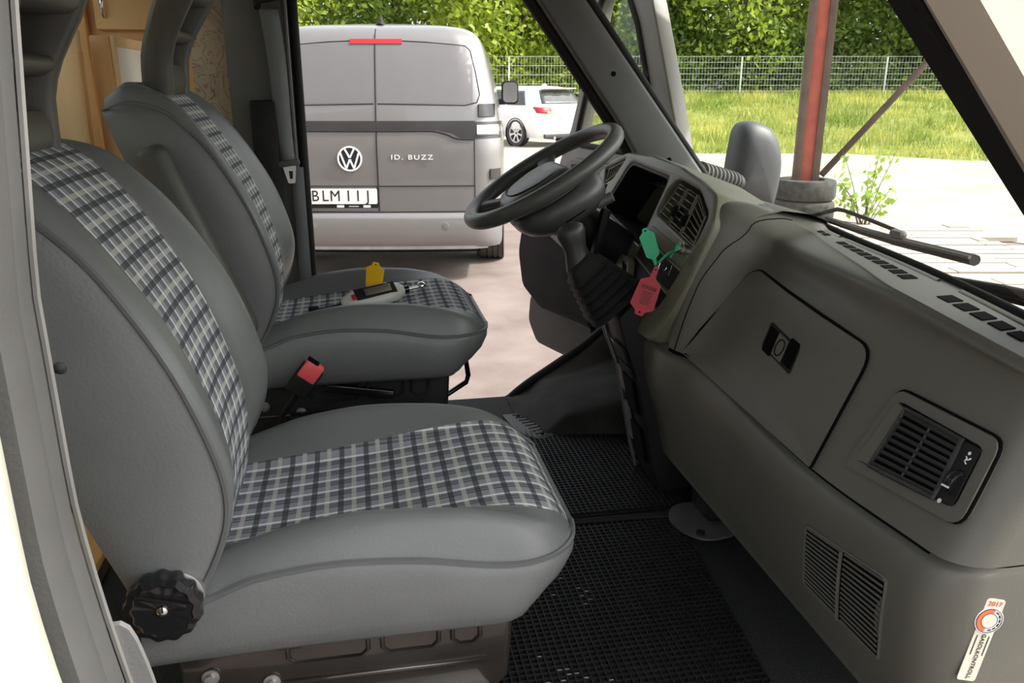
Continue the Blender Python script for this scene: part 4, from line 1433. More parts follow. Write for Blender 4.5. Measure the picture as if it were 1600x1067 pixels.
tube('key_ring', [ring_c + Vector((0.011 * math.cos(t), 0.004 * math.cos(t), 0.011 * math.sin(t))) for t in np.linspace(0, 2 * math.pi, 25)[:-1]], 0.0011, CHROME, ky, 6, True)
box('key_head', (0.030, 0.012, 0.034), (0.682, 1.685, 1.075), BLACKG, ky, 0.005, Matrix.Rotation(R(20), 3, 'Y'))
box('key_blade', (0.03, 0.003, 0.008), (0.70, 1.683, 1.08), STEEL, ky, 0.001)
tube('green_tie', [(0.649, 1.70, 1.092), (0.668, 1.697, 1.112), (0.683, 1.69, 1.122), (0.672, 1.69, 1.105)], 0.003, GREEN, gt, 6)

# ---------------------------------------------------------------- floor mats
def floor_mat(name, label, outline, x0, x1, y0, y1, parent=None):
    t = thing(name, label, 'floor mat', ((x0 + x1) / 2, (y0 + y1) / 2, 0.495))
    prism('mat_sheet', outline, 'xy', 0.4952, 0.4985, RUBBER, t, 0.001)

    def inside(p):
        c = False
        n_ = len(outline)
        for i in range(n_):
            a, b = outline[i], outline[(i + 1) % n_]
            if (a[1] > p[1]) != (b[1] > p[1]) and p[0] < (b[0] - a[0]) * (p[1] - a[1]) / (b[1] - a[1]) + a[0]:
                c = not c
        return c
    verts, faces = [], []

    def bar(xa, xb, ya, yb, h_):
        b = len(verts)
        for z in (0.4980, 0.4985 + h_):
            verts.extend([(xa, ya, z), (xb, ya, z), (xb, yb, z), (xa, yb, z)])
        faces.extend([(b + 4, b + 5, b + 6, b + 7), (b, b + 1, b + 5, b + 4), (b + 1, b + 2, b + 6, b + 5), (b + 2, b + 3, b + 7, b + 6), (b + 3, b, b + 4, b + 7)])
    pitch = 0.0135
    for i in range(int((x1 - x0) / pitch)):
        x = x0 + i * pitch
        ys = [y for y in np.arange(y0, y1, 0.006) if inside((x, y)) and inside((x + 0.003, y))]
        if len(ys) > 2:
            bar(x, x + 0.0028, ys[0], ys[-1], 0.0055)
    for j in range(int((y1 - y0) / pitch)):
        y = y0 + j * pitch
        xs_ = [x for x in np.arange(x0, x1, 0.006) if inside((x, y)) and inside((x, y + 0.003))]
        if len(xs_) > 2:
            bar(xs_[0], xs_[-1], y, y + 0.0028, 0.0045)
    g_ = mesh('rib_grid', verts, faces, MATRIB, t, smooth=False, recalc=False)
    g_['kind'] = 'stuff'
    return t


MATRIB = mat('mat_rubber', (0.015, 0.015, 0.0145), 0.55, var=0.25, vscale=30, spec=0.3)
m1 = floor_mat('rubber_mat', 'black gridded rubber mat in the passenger footwell', [(0.13, 0.78), (0.60, 0.78), (0.648, 1.066), (0.70, 1.592), (0.66, 1.615), (0.13, 1.625)], 0.13, 0.71, 0.78, 1.625)
m2 = floor_mat('rubber_mat', 'black gridded rubber mat in the driver footwell', [(0.12, 1.665), (0.60, 1.66), (0.80, 1.67), (0.84, 2.1), (0.70, 2.16), (0.50, 2.165), (0.12, 2.165)], 0.12, 0.85, 1.66, 2.165)
tube('mat_border', [(0.13, 1.632, 0.502), (0.45, 1.632, 0.502), (0.60, 1.628, 0.502), (0.73, 1.612, 0.502)], 0.008, RUBBER, m1, 8)
# glints of light in the mat cells, painted as small pale tiles
PALE = mat('glint_pale', (0.55, 0.55, 0.52), 0.5)
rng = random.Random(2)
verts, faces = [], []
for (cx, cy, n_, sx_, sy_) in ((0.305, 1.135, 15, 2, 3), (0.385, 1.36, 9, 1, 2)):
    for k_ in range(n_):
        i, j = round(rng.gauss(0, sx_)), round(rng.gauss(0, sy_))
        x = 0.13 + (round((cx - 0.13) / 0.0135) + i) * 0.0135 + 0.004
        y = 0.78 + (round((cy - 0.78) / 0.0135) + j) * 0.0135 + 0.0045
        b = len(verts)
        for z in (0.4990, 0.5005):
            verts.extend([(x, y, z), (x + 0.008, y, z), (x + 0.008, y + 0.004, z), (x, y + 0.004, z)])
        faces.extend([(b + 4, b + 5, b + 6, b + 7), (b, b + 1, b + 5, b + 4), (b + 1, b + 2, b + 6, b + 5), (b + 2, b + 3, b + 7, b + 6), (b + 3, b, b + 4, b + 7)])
mesh('pale_glints', verts, faces, PALE, m1, smooth=False)['kind'] = 'stuff'

# ---------------------------------------------------------------- moulded wheel arch cover and sill
wa = thing('wheel_arch_cover', 'black moulded wheel arch cover at the open driver door', 'wheel arch', (0.65, 2.3, 0.495))
ARCH = mat('arch_plastic', (0.032, 0.030, 0.026), 0.8, bump=0.5, bscale=260, var=0.25, vscale=12, spec=0.2)
G = []
for i in range(22):
    x = 0.44 + 0.50 * i / 21
    top = pchip([0.44, 0.50, 0.56, 0.66, 0.78, 0.94], [0.0, 0.010, 0.060, 0.085, 0.12, 0.17], x)
    lip = pchip([0.44, 0.50, 0.60, 0.70, 0.78, 0.94], [-0.03, 0.02, 0.085, 0.15, 0.215, 0.36], x)
    row = []
    for (y, h_) in ((2.05, -0.01), (2.06, top * 0.1), (2.075, top * 0.85), (2.095, top), (2.22, top + 0.002), (2.355, top + 0.006), (2.385, top + (lip - top) * 0.12), (2.41, top + (lip - top) * 0.8), (2.44, lip + 0.004), (2.465, lip), (2.48, lip - 0.02), (2.485, lip - 0.08), (2.485, -0.1)):
        yy = y + 0.08 * (1 - i / 21)
        row.append((x, min(yy, 2.49), 0.495 + max(h_, -0.1)))
    G.append(row)
grid_mesh('arch_shell', G, ARCH, wa, sharp=60)
lipz = lambda x: 0.495 + pchip([0.44, 0.50, 0.60, 0.70, 0.78, 0.94], [-0.03, 0.02, 0.085, 0.15, 0.215, 0.36], x)
tube('door_seal', [(x, 2.478, lipz(x) + 0.006) for x in np.linspace(0.40, 0.94, 20)], 0.014, RUBBER, wa, 10)
sc = thing('scuff_plate', 'ribbed grey scuff plate on the driver door sill', 'scuff plate', (0.47, 2.2, 0.495))
curve_plate('plate', [(0.40, 2.30), (0.445, 2.30), (0.525, 2.13), (0.475, 2.105), (0.42, 2.16)], [], 0.004, Matrix.Translation((0, 0, 0.503)), RUBBERG, sc)
for i in range(9):
    t = i / 8
    tube('rib', [(0.43 + 0.045 * t, 2.29 - 0.175 * t, 0.504), (0.455 + 0.065 * t, 2.285 - 0.15 * t, 0.504)], 0.002, PILLAR, sc, 5)
for (x, y) in ((0.445, 2.275), (0.49, 2.135)):
    lathe('screw', [(0.006, 0), (0.006, 0.002), (0.003, 0.003)], Matrix.Translation((x, y, 0.503)), BLACKV, sc, 12)
sl = box('trim_5', (0.95, 0.05, 0.10), (0.0, 2.47, 0.44), PILLAR, None, 0.01)
tag(sl, 'grey door sill below the driver seat', None, None, 'structure')

# pedals
for i, (x, y, z, w, lb) in enumerate(((0.742, 2.13, 0.560, 0.05, 'leftmost ribbed pedal pad under the steering column'), (0.742, 2.03, 0.525, 0.045, 'small middle pedal pad peeking below the dashboard'), (0.748, 1.885, 0.515, 0.05, 'pale right pedal pad peeking below the dashboard'))):
    p_ = thing('pedal', lb, 'pedal', (x, y, z), group='pedals')
    rot = Matrix.Rotation(R(50), 3, 'Y')
    pad = box('pad', (0.06, w, 0.014), (x, y, z), RUBBERG, p_, 0.006, rot)
    for k_ in (-1, 0, 1):
        box('tread_rib', (0.05, 0.005, 0.004), (x - 0.006, y + k_ * w * 0.28, z + 0.005), STEEL, pad, 0.001, rot)
    tube('arm', [(x + 0.01, y, z), (x + 0.06, y, z + 0.06), (x + 0.10, y, z + 0.22)], 0.008, BLACK, p_, 8)

# grey foot plate with black post
fp = thing('floor_bracket', 'grey rounded plate with black post on the floor below the dashboard', 'bracket', (0.745, 1.56, 0.495))
curve_plate('plate', round_poly([(0.665, 1.60), (0.70, 1.655), (0.80, 1.66), (0.80, 1.50), (0.715, 1.485), (0.675, 1.53)], 0.03, 5), [], 0.005, Matrix.Translation((0, 0, 0.512)), STEEL, fp)
prism('post', [(0.745, 0.51), (0.83, 0.51), (0.83, 0.70), (0.775, 0.70), (0.75, 0.60)], 'xz', 1.555, 1.665, BLACK, fp, 0.015, 3)
lathe('foot_bolt', [(0.010, 0), (0.010, 0.006), (0, 0.008)], Matrix.Translation((0.712, 1.515, 0.512)), BLACK, fp, 12)
box('firewall', (0.03, 1.75, 0.65), (0.98, 1.58, 0.80), CARPET, fl, 0.01)

# ---------------------------------------------------------------- tool and yellow tag on the driver seat
tl = thing('hand_tool', 'white and grey hand tool with chrome ball tip on the driver seat', 'tool', (0.02, 2.0, 0.945))
ta, tb = Vector((-0.055, 1.975, 0.960)), Vector((0.100, 2.035, 0.974))
td = (tb - ta).normalized()
ts = Vector((0, 0, 1)).cross(td).normalized()
tu = td.cross(ts)
ct, st_ = math.cos(R(42)), math.sin(R(42))
ts, tu = ts * ct + tu * st_, tu * ct - ts * st_
G = []
for (f, w, h_) in ((0.0, 0.008, 0.006), (0.03, 0.014, 0.012), (0.2, 0.024, 0.017), (0.5, 0.029, 0.020), (0.75, 0.029, 0.021), (0.92, 0.022, 0.018), (1.0, 0.012, 0.012)):
    c0 = ta + (tb - ta) * f
    G.append([tuple(c0 + ts * (w * math.copysign(abs(math.cos(t)) ** 0.7, math.cos(t))) + tu * (h_ * math.copysign(abs(math.sin(t)) ** 0.7, math.sin(t)))) for t in np.linspace(0, 2 * math.pi, 21)[:-1]])
TOOLW = mat('tool_pale', (0.58, 0.58, 0.52), 0.4, var=0.04)
bd = grid_mesh('tool_body', G, TOOLW, tl, close_v=True, sharp=70)


def tool_plate(name, f0, f1, w, h_, m_, dw=0.0):
    a_, b_ = ta + (tb - ta) * f0, ta + (tb - ta) * f1
    c_ = (a_ + b_) / 2 + tu * h_ + ts * dw
    M3 = Matrix((td, ts, tu)).transposed()
    return box(name, ((b_ - a_).length, w, 0.004), c_, m_, bd, 0.0015, M3)


tool_plate('dark_panel', 0.22, 0.86, 0.032, 0.019, BLACK, 0.004)
tool_plate('display', 0.36, 0.78, 0.020, 0.0215, CHROME, 0.004)
tool_plate('red_button', 0.16, 0.28, 0.016, 0.0175, RED, 0.0)
tool_plate('grey_grip', 0.10, 0.40, 0.010, 0.004, RUBBERG, -0.026)
tube('collar', [tb - td * 0.002, tb + td * 0.014], 0.010, BLACKG, tl, 12)
tube('shaft', [tb + td * 0.012, tb + td * 0.045], 0.004, CHROME, tl, 10)
bm = bmesh.new()
bmesh.ops.create_uvsphere(bm, u_segments=20, v_segments=12, radius=0.0115, matrix=Matrix.Translation(tb + td * 0.052))
from_bm('ball_tip', bm, CHROME, tl, sharp=None)
tube('black_cord', [(-0.03, 1.99, 0.965), (-0.06, 1.985, 0.955), (-0.095, 1.965, 0.953), (-0.12, 1.95, 0.956)], 0.004, BLACK, tl, 6)
box('cord_clip', (0.025, 0.012, 0.012), (-0.118, 1.95, 0.959), BLACK, tl, 0.003)
tube('second_cord', [(-0.04, 1.955, 0.955), (-0.08, 1.935, 0.951), (-0.10, 1.93, 0.95)], 0.003, BLACK, tl, 6)
tm3 = frame_from((0.030, 2.045, 1.004), (-0.012, 0.0, -0.085), (-0.35, -1.0, 0.35))
yt = key_tag('yellow_key_tag', 'yellow plastic key tag standing up on the driver seat', YELLOW, tm3)
tube('tag_ring', [Vector((0.022, 2.012, 0.955)) + Vector((0.009 * math.cos(t), 0.006 * math.sin(t), 0.004 * math.sin(t))) for t in np.linspace(0, 2 * math.pi, 19)[:-1]], 0.0012, CHROME, yt, 6, True)
box('tag_key', (0.03, 0.008, 0.006), (0.005, 2.02, 0.957), STEEL, yt, 0.001)

# ================================================================ open driver door
DA = R(75)
dd = Vector((-math.cos(DA), math.sin(DA), 0))            # from hinge to rear edge
dn = Vector((-dd.y, dd.x, 0)) * 1.0                      # inner face normal
if dn.x > 0:
    dn = -dn
DM = Matrix(((dd.x, 0, dn.x, 1.02), (dd.y, 0, dn.y, 2.52), (0, 1, 0, 0), (0, 0, 0, 1)))
DOORIN = mat('door_lining', (0.115, 0.105, 0.092), 0.55, bump=0.1, var=0.05)
FRAMEM = mat('door_frame_grey', (0.17, 0.165, 0.145), 0.5, var=0.04)
door = thing('door_1', 'open driver door seen past the steering wheel', None, (1.02, 2.52, 0.4), kind='structure')
o_ = round_poly([(0.0, 0.45), (0.0, 1.22), (0.035, 1.33), (0.205, 1.74), (0.28, 1.83), (0.53, 1.83), (0.585, 1.76), (0.625, 1.52), (0.715, 1.31), (0.80, 1.18), (0.90, 0.95), (0.95, 0.70), (0.92, 0.50), (0.83, 0.42)], 0.03, 3)
h_ = round_poly([(0.11, 1.24), (0.275, 1.66), (0.345, 1.77), (0.50, 1.77), (0.535, 1.72), (0.575, 1.50), (0.655, 1.30), (0.655, 1.25)], 0.025, 3)
curve_plate('door_shell', o_, [h_], 0.06, DM, FRAMEM, door, bevel=0.008)
tube('window_seal', [DM @ Vector((p[0], p[1], 0.0)) for p in h_], 0.012, RUBBER, door, 8, True)
curve_plate('window_pane', h_, [], 0.004, DM @ Matrix.Translation((0, 0, -0.03)), WINDG, door)
curve_plate('door_card', round_poly([(0.06, 0.50), (0.06, 1.19), (0.66, 1.20), (0.80, 1.10), (0.87, 0.92), (0.91, 0.70), (0.88, 0.53), (0.80, 0.47)], 0.03, 3), [], 0.03, DM @ Matrix.Translation((0, 0, 0.03)), DOORIN, door, bevel=0.006)
curve_plate('map_pocket', round_poly([(0.30, 0.62), (0.30, 0.85), (0.60, 0.93), (0.86, 0.93), (0.90, 0.80), (0.86, 0.66), (0.70, 0.60)], 0.03, 4), [], 0.13, DM @ Matrix.Translation((0, 0, 0.14)), mat('pocket_black', (0.007, 0.007, 0.007), 0.7, var=0.2, spec=0.12), door, bevel=0.012)
curve_plate('pocket_lip', round_poly([(0.30, 0.83), (0.30, 0.86), (0.60, 0.945), (0.875, 0.945), (0.885, 0.915), (0.60, 0.915)], 0.006, 3), [], 0.15, DM @ Matrix.Translation((0, 0, 0.155)), DOORIN, door, bevel=0.006)
curve_plate('speaker_panel', round_poly([(0.35, 0.44), (0.35, 0.60), (0.86, 0.62), (0.88, 0.50), (0.80, 0.42)], 0.03, 4), [], 0.09, DM @ Matrix.Translation((0, 0, 0.10)), mat('speaker_grey', (0.045, 0.043, 0.040), 0.6, var=0.1, spec=0.2), door, bevel=0.008)
tube('arm_rest', [DM @ Vector(p) for p in ((0.30, 1.10, 0.04), (0.36, 1.09, 0.09), (0.60, 1.08, 0.09), (0.68, 1.09, 0.04))], 0.020, DOORIN, door, 10)
curve_plate('latch_plate', rrect(0.10, 0.06, 0.012), [], 0.02, DM @ Matrix.Translation((0.58, 1.15, 0.045)), BLACK, door)
tube('latch_lever', [DM @ Vector(p) for p in ((0.55, 1.15, 0.05), (0.61, 1.15, 0.056))], 0.008, STEEL, door, 8)
lathe('lock_hole', [(0.009, 0), (0.009, 0.004), (0, 0.005)], axis_m(DM @ Vector((0.70, 1.25, 0.001)), dn), BLACKV, door, 12)

# mirror on the open door
MIRM = mat('mirror_shell', (0.045, 0.047, 0.050), 0.5, bump=0.1, bscale=300, var=0.08)
mi = thing('door_mirror', 'black plastic wing mirror seen through the windscreen', 'mirror', (1.30, 2.80, 1.05))
mo = [(-0.098, -0.02), (-0.092, 0.06), (-0.080, 0.135), (-0.050, 0.160), (0.0, 0.155), (0.040, 0.135), (0.072, 0.09), (0.090, 0.03), (0.092, -0.05), (0.080, -0.13), (0.060, -0.155), (-0.02, -0.145), (-0.085, -0.115), (-0.098, -0.07)]
MM = frame_from((1.428, 2.82, 1.185), (0.02, 0.0, 1.0), (0.0, -1.0, 0.0))
G = []
mo2 = [tuple(p) for p in catmull(mo, 48, closed=True)]
for (f, d) in ((0.98, -0.055), (1.0, -0.03), (1.0, 0.0), (0.97, 0.022), (0.86, 0.042), (0.62, 0.055), (0.3, 0.061), (0.01, 0.063)):
    G.append([tuple(MM @ Vector((p[0] * f, p[1] * f, d))) for p in mo2])
grid_mesh('housing', G, MIRM, mi, close_v=True, sharp=60)
curve_plate('mirror_glass', [(p[0] * 0.93, p[1] * 0.93) for p in mo2], [], 0.004, MM @ Matrix.Translation((0, 0, -0.05)), CHROME, mi)
bm = bmesh.new()
rings = []
a_, b_ = Vector((1.13, 2.62, 1.195)), Vector((1.335, 2.78, 1.140))
ax = (b_ - a_).normalized()
sx_ = Vector((0, 0, 1)).cross(ax).normalized()
uy_ = ax.cross(sx_)
prof_ = []
for i in range(9):
    prof_ += [(0.033, i / 9), (0.033, (i + 0.35) / 9), (0.024, (i + 0.5) / 9), (0.024, (i + 0.85) / 9)]
for (r_, t) in prof_ + [(0.030, 1.0), (0.036, 1.12)]:
    c0 = a_ + (b_ - a_) * t
    rings.append([bm.verts.new(c0 + sx_ * (r_ * math.cos(q)) + uy_ * (r_ * math.sin(q))) for q in np.linspace(0, 2 * math.pi, 17)[:-1]])
for i in range(len(rings) - 1):
    for j in range(16):
        bm.faces.new((rings[i][j], rings[i][(j + 1) % 16], rings[i + 1][(j + 1) % 16], rings[i + 1][j]))
bm.faces.new(rings[0])
bm.faces.new(rings[-1])
from_bm('bellows_arm', bm, FRAMER, mi, sharp=30)
tube('arm_root', [(1.03, 2.56, 1.21), (1.13, 2.62, 1.195)], 0.024, RUBBER, mi, 12)

# wipers outside the glass
wp1 = thing('windscreen_wiper', 'black wiper with long blade across the middle of the windscreen', 'wiper', (1.1, 1.7, 1.15), group='windscreen wipers')
tube('arm', [(1.10, 1.99, 1.11), (1.085, 1.86, 1.155), (1.07, 1.70, 1.200), (1.075, 1.68, 1.200), (1.085, 1.60, 1.192), (1.085, 1.49, 1.183)], [0.006, 0.006, 0.005, 0.0045, 0.0045, 0.0045], BLACK, wp1, 8)
bl = [(1.085, 1.745, 1.167), (1.088, 1.62, 1.163), (1.09, 1.50, 1.162), (1.09, 1.38, 1.165), (1.088, 1.275, 1.168)]
tube('blade', bl, [0.008, 0.010, 0.0115, 0.0115, 0.012], BLACK, wp1, 8, flat=0.9)
box('joint', (0.02, 0.04, 0.018), (1.078, 1.485, 1.180), PILLAR, wp1, 0.008)
tube('spoiler_lip', [(p[0] - 0.012, p[1], p[2] + 0.006) for p in bl], 0.004, PILLAR, wp1, 6)
wp2 = thing('windscreen_wiper', 'second wiper lying low at the right edge of the windscreen', 'wiper', (1.0, 1.1, 1.13), group='windscreen wipers')
tube('arm', [(1.015, 1.245, 1.146), (1.0, 1.10, 1.158), (0.985, 0.95, 1.172)], [0.004, 0.010, 0.010], BLACK, wp2, 8)
tube('blade', [(1.022, 1.25, 1.142), (1.005, 1.10, 1.146), (0.99, 0.95, 1.158)], 0.006, BLACK, wp2, 8)

# ================================================================ outside: ground
cy, sy = math.cos(YAW), math.sin(YAW)


def GW(r_, d, z=0.0):
    """yard coordinates: r to the right of, d ahead of where the photographer stands"""
    return (r_ * cy + d * sy, -r_ * sy + d * cy, z)


def asphalt(name, c1, c2, sc=3.0):
    m = mat(name, c1, 0.9, var=0.1, vscale=sc, bump=0.6, bscale=60, col2=c2)
    return m


ASPH = asphalt('pink_asphalt_shade', (0.140, 0.108, 0.094), (0.205, 0.165, 0.146), 2.6)  # darker tone stands in for the shade on the yard
ROADM = asphalt('road_sun_pale', (0.30, 0.262, 0.21), (0.40, 0.36, 0.30), 0.8)  # paler tone puts the sunlight into the road colour
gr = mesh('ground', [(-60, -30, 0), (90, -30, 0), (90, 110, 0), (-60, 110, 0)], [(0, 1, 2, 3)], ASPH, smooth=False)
tag(gr, 'pinkish asphalt yard, coloured darker for shade', None, None, 'structure')
rd = mesh('road', [GW(1.0, 13.0, 0.006), GW(3.2, 9.8, 0.006), GW(5.0, 7.8, 0.006), GW(30, 5.5, 0.006), GW(40, 60, 0.006), GW(-25, 60, 0.006), GW(-12, 16, 0.006)], [tuple(range(7))], ROADM, smooth=False)
tag(rd, 'pale road beyond the yard, sunlight put into its colour', None, None, 'structure')

# weathered boards lying in front of the camper
DECKM = wood_mat('bleached_board', (0.34, 0.29, 0.22), (0.50, 0.45, 0.37), axis=0, rough=0.8, scale=8)
deck = thing('board_walk', 'bleached timber boards laid on the ground before the windscreen', 'boardwalk', (5.0, 6.5, 0.0))
rng = random.Random(7)
for i in range(26):
    d = 4.3 + i * 0.195
    r0 = 2.2 + 0.02 * i
    r1 = 4.35 + (0.9 if d < 7 else 0.35) - max(0, (d - 7.6)) * 0.05
    if d > 8.75:
        continue
    d += rng.uniform(-0.012, 0.012)
    cuts = [r0, r0 + rng.uniform(0.5, 1.4), r0 + rng.uniform(1.6, 2.4), r1 + rng.uniform(-0.15, 0.15)]
    for a, b in zip(cuts[:-1], cuts[1:]):
        if b - a < 0.1:
            continue
        L = b - a - 0.015
        hh = 0.04 + rng.uniform(0, 0.008)
        M_ = Matrix.Translation(GW((a + b) / 2, d, hh / 2 + 0.008)) @ Matrix.Rotation(-YAW + R(rng.uniform(-0.5, 0.5)), 4, 'Z')
        me = bpy.data.meshes.new('board')
        bm = bmesh.new()
        bm_box(bm, (L, 0.168, hh), (0, 0, 0))
        bm.transform(M_)
        bm.to_mesh(me)
        bm.free()
        link('board', me, DECKM, deck, False)

# ================================================================ the grey van
van = thing('panel_van', 'grey panel van parked with its twin rear doors towards us', 'van', (0.114, 6.286, 0.0), -R(10), local=True)
VANP = mat('van_paint', (0.205, 0.198, 0.192), 0.30, 0.35, var=0.02, coat=0.6)
VAND = mat('van_dark_trim', (0.030, 0.029, 0.028), 0.35, var=0.1)
SEAM = mat('seam_dark', (0.015, 0.015, 0.015), 0.7)
VZ = [0.30, 0.40, 0.60, 0.80, 1.00, 1.15, 1.30, 1.50, 1.70, 1.78, 1.84, 1.88, 1.905]
VW = [0.945, 0.965, 0.985, 0.988, 0.985, 0.965, 0.935, 0.895, 0.845, 0.815, 0.765, 0.69, 0.58]
VB = [0.05, 0.035, 0.03, 0.03, 0.035, 0.05, 0.075, 0.115, 0.165, 0.195, 0.235, 0.31, 0.46]
VRAD = 0.20


def vw(z):
    return pchip(VZ, VW, z)


def vb(a, z):
    w = vw(z)
    b = pchip(VZ, VB, z) + 0.045 * (a / w) ** 2
    q = abs(a) - (w - VRAD)
    if q > 0:
        b += VRAD - math.sqrt(max(0, VRAD ** 2 - min(q, VRAD) ** 2))
    return b


G = []
zlist = list(np.linspace(0.30, 1.74, 26)) + [1.78, 1.81, 1.84, 1.86, 1.88, 1.895, 1.905]
for z in zlist:
    w = vw(z)
    row = []
    for b in (4.5, 3.5, 2.5, 1.6, 1.0, 0.6):
        row.append((-w * (1 - 0.10 * max(0, (b - 3.2)) / 1.3), b, z))
    aa = np.concatenate([-w + VRAD * (1 - np.cos(np.linspace(0, math.pi / 2, 9))), np.linspace(-w + VRAD, w - VRAD, 14)[1:-1], w - VRAD * (1 - np.cos(np.linspace(math.pi / 2, 0, 9)))])
    for a in aa:
        row.append((a, vb(a, z), z))
    for b in (0.6, 1.0, 1.6, 2.5, 3.5, 4.5):
        row.append((w * (1 - 0.10 * max(0, (b - 3.2)) / 1.3), b, z))
    G.append(row)
top = [(p[0] * 0.5, p[1] * 0.9 + 0.25, 1.925) for p in G[-1]]
G.append(top)
G.append([(0, p[1] * 0.8 + 0.4, 1.93) for p in top])
grid_mesh('body', G, VANP, van)


def vrow(name, pts, off, m_, parent, r_):
    return tube(name, [(a, vb(a, z) - off, z) for a, z in pts], r_, m_, parent, 6)


def vpatch(name, a0, a1, z0, z1, m_, parent, off=0.006, na_=10, nz_=4, skew=None):
    F, Bk = [], []
    for i in range(na_ + 1):
        col = []
        for j in range(nz_ + 1):
            a = a0 + (a1 - a0) * i / na_
            z = z0 + (z1 - z0) * j / nz_
            if skew:
                z = skew(a, j / nz_)
            col.append((a, vb(a, z) - off, z))
        F.append(col)
    nu, nv = na_ + 1, nz_ + 1
    verts = [p for c in F for p in c]
    k0 = len(verts)
    verts += [(p[0], p[1] + off + 0.004, p[2]) for c in F for p in c]
    faces = []
    for i in range(na_):
        for j in range(nz_):
            faces.append((i * nv + j, (i + 1) * nv + j, (i + 1) * nv + j + 1, i * nv + j + 1))
    for i in range(na_):
        for j in (0, nv - 1):
            faces.append((i * nv + j, (i + 1) * nv + j, k0 + (i + 1) * nv + j, k0 + i * nv + j))
    for j in range(nv - 1):
        for i in (0, nu - 1):
            faces.append((i * nv + j, i * nv + j + 1, k0 + i * nv + j + 1, k0 + i * nv + j))
    return mesh(name, verts, faces, m_, parent, sharp=40)


vrow('door_seam', [(0.04, z) for z in np.linspace(0.50, 1.86, 30)], 0.0, SEAM, van, 0.006)
# blind window panels
WINP = mat('van_window_panel', (0.165, 0.155, 0.152), 0.34, 0.25, var=0.02, coat=0.4)
wl = [(0.055, 1.335), (0.70, 1.325), (0.785, 1.345), (0.805, 1.40), (0.775, 1.56), (0.735, 1.715), (0.70, 1.745), (0.4, 1.77), (0.055, 1.785)]
for sg in (1, -1):
    pts = [(0.04 + sg * (a - 0.04), z) for a, z in wl]
    P_ = []
    for i in range(len(pts) - 1):
        for t in np.linspace(0, 1, 6)[:-1]:
            P_.append((pts[i][0] + (pts[i + 1][0] - pts[i][0]) * t, pts[i][1] + (pts[i + 1][1] - pts[i][1]) * t))
    P_.append(pts[-1])
    vrow('window_gap', P_, 0.0, SEAM, van, 0.0045)

    def sk(a, f, sg=sg):
        q = abs(a - 0.04)
        lo = 1.34 + 0.02 * max(0, (q - 0.68) / 0.08) ** 2
        hi = pchip([0, 0.36, 0.66, 0.70], [1.78, 1.765, 1.74, 1.71], q)
        return lo + (hi - lo) * f
    vpatch('blind_window', 0.04 + sg * 0.012, 0.04 + sg * 0.715, 1.34, 1.78, WINP, van, 0.002, 12, 6, sk)
# dark band with wedge
vpatch('dark_band', -0.80, 0.77, 1.150, 1.215, VAND, van, 0.005, 24, 3)
vpatch('dark_band_lower', 0.50, 0.77, 1.088, 1.152, VAND, van, 0.005, 8, 3, lambda a, f: (pchip([0.50, 0.60, 0.68, 0.77], [1.146, 1.125, 1.088, 1.088], a)) * (1 - f) + 1.152 * f)
vrow('band_line', [(a, pchip([-0.8, 0.44, 0.55, 0.65, 0.76], [1.143, 1.143, 1.122, 1.085, 1.083], a)) for a in np.linspace(-0.8, 0.76, 50)], 0.003, SEAM, van, 0.007)
# tail lights
LIGHTW = mat('lamp_clear', (0.75, 0.74, 0.73), 0.15, var=0.04, coat=0.5)
LIGHTR = mat('lamp_red', (0.38, 0.006, 0.010), 0.15, var=0.08, coat=0.6)
for sg in (1, -1):
    tlp = vpatch('tail_light', sg * 0.772, sg * 0.962, 1.088, 1.208, VAND, van, 0.004, 12, 3)
    vpatch('lamp_lens', sg * 0.785, sg * 0.945, 1.112, 1.185, LIGHTW, tlp, 0.010, 10, 3)
    vrow('lamp_rib', [(sg * a, 1.118) for a in np.linspace(0.785, 0.94, 8)], 0.012, STEEL, tlp, 0.005)
    hg = vpatch('upper_hinge', sg * 0.80, sg * 0.918, 1.245, 1.335, BLACKG, van, 0.022, 6, 3)
    vpatch('lower_hinge', sg * 0.885, sg * 0.96, 0.785, 0.865, VAND, van, 0.020, 6, 3)
    rf_ = vpatch('reflector', sg * 0.80, sg * 0.875, 0.375, 0.412, LIGHTR, van, 0.022, 5, 2)
bk = vpatch('brake_light', -0.143, 0.238, 1.757, 1.792, LIGHTR, van, 0.008, 10, 2)
# horizontal seams
vrow('panel_seam', [(a, 0.742) for a in np.linspace(-0.76, 0.76, 40)], 0.0, SEAM, van, 0.005)
vrow('side_seam', [(0.765, z) for z in np.linspace(0.55, 1.085, 14)], 0.0, SEAM, van, 0.004)
vrow('side_seam', [(-0.70, z) for z in np.linspace(0.55, 1.085, 14)], 0.0, SEAM, van, 0.004)
# bumper
G = []
for (z, push, inset) in ((0.545, 0.0, 0.0), (0.535, 0.035, 0.0), (0.50, 0.05, 0.0), (0.40, 0.055, 0.0), (0.335, 0.045, 0.0), (0.30, 0.03, 0.005), (0.275, 0.0, 0.02)):
    row = []
    w = vw(max(z, 0.4)) + 0.005 - inset
    for k_ in range(41):
        t = -1 + k_ / 20
        a = math.copysign(abs(t) ** 0.9, t) * w
        row.append((a, vb(a * 0.995, 0.5) - push * (1 - 0.4 * abs(t) ** 6), z))
    row = [(-w, 0.75, z)] + row + [(w, 0.75, z)]
    G.append(row)
bu = grid_mesh('bumper', G, VANP, van)
vpatch('lower_valance', -0.75, 0.80, 0.235, 0.30, VAND, van, -0.04, 16, 2)
vpatch('under_tray', -0.80, 0.86, 0.262, 0.288, mat('van_silver', (0.35, 0.34, 0.33), 0.35, 0.3), bu, 0.035, 16, 2)
vrow('bumper_seam', [(a, 0.548) for a in np.linspace(-0.7, 0.72, 40)], 0.004, SEAM, van, 0.006)
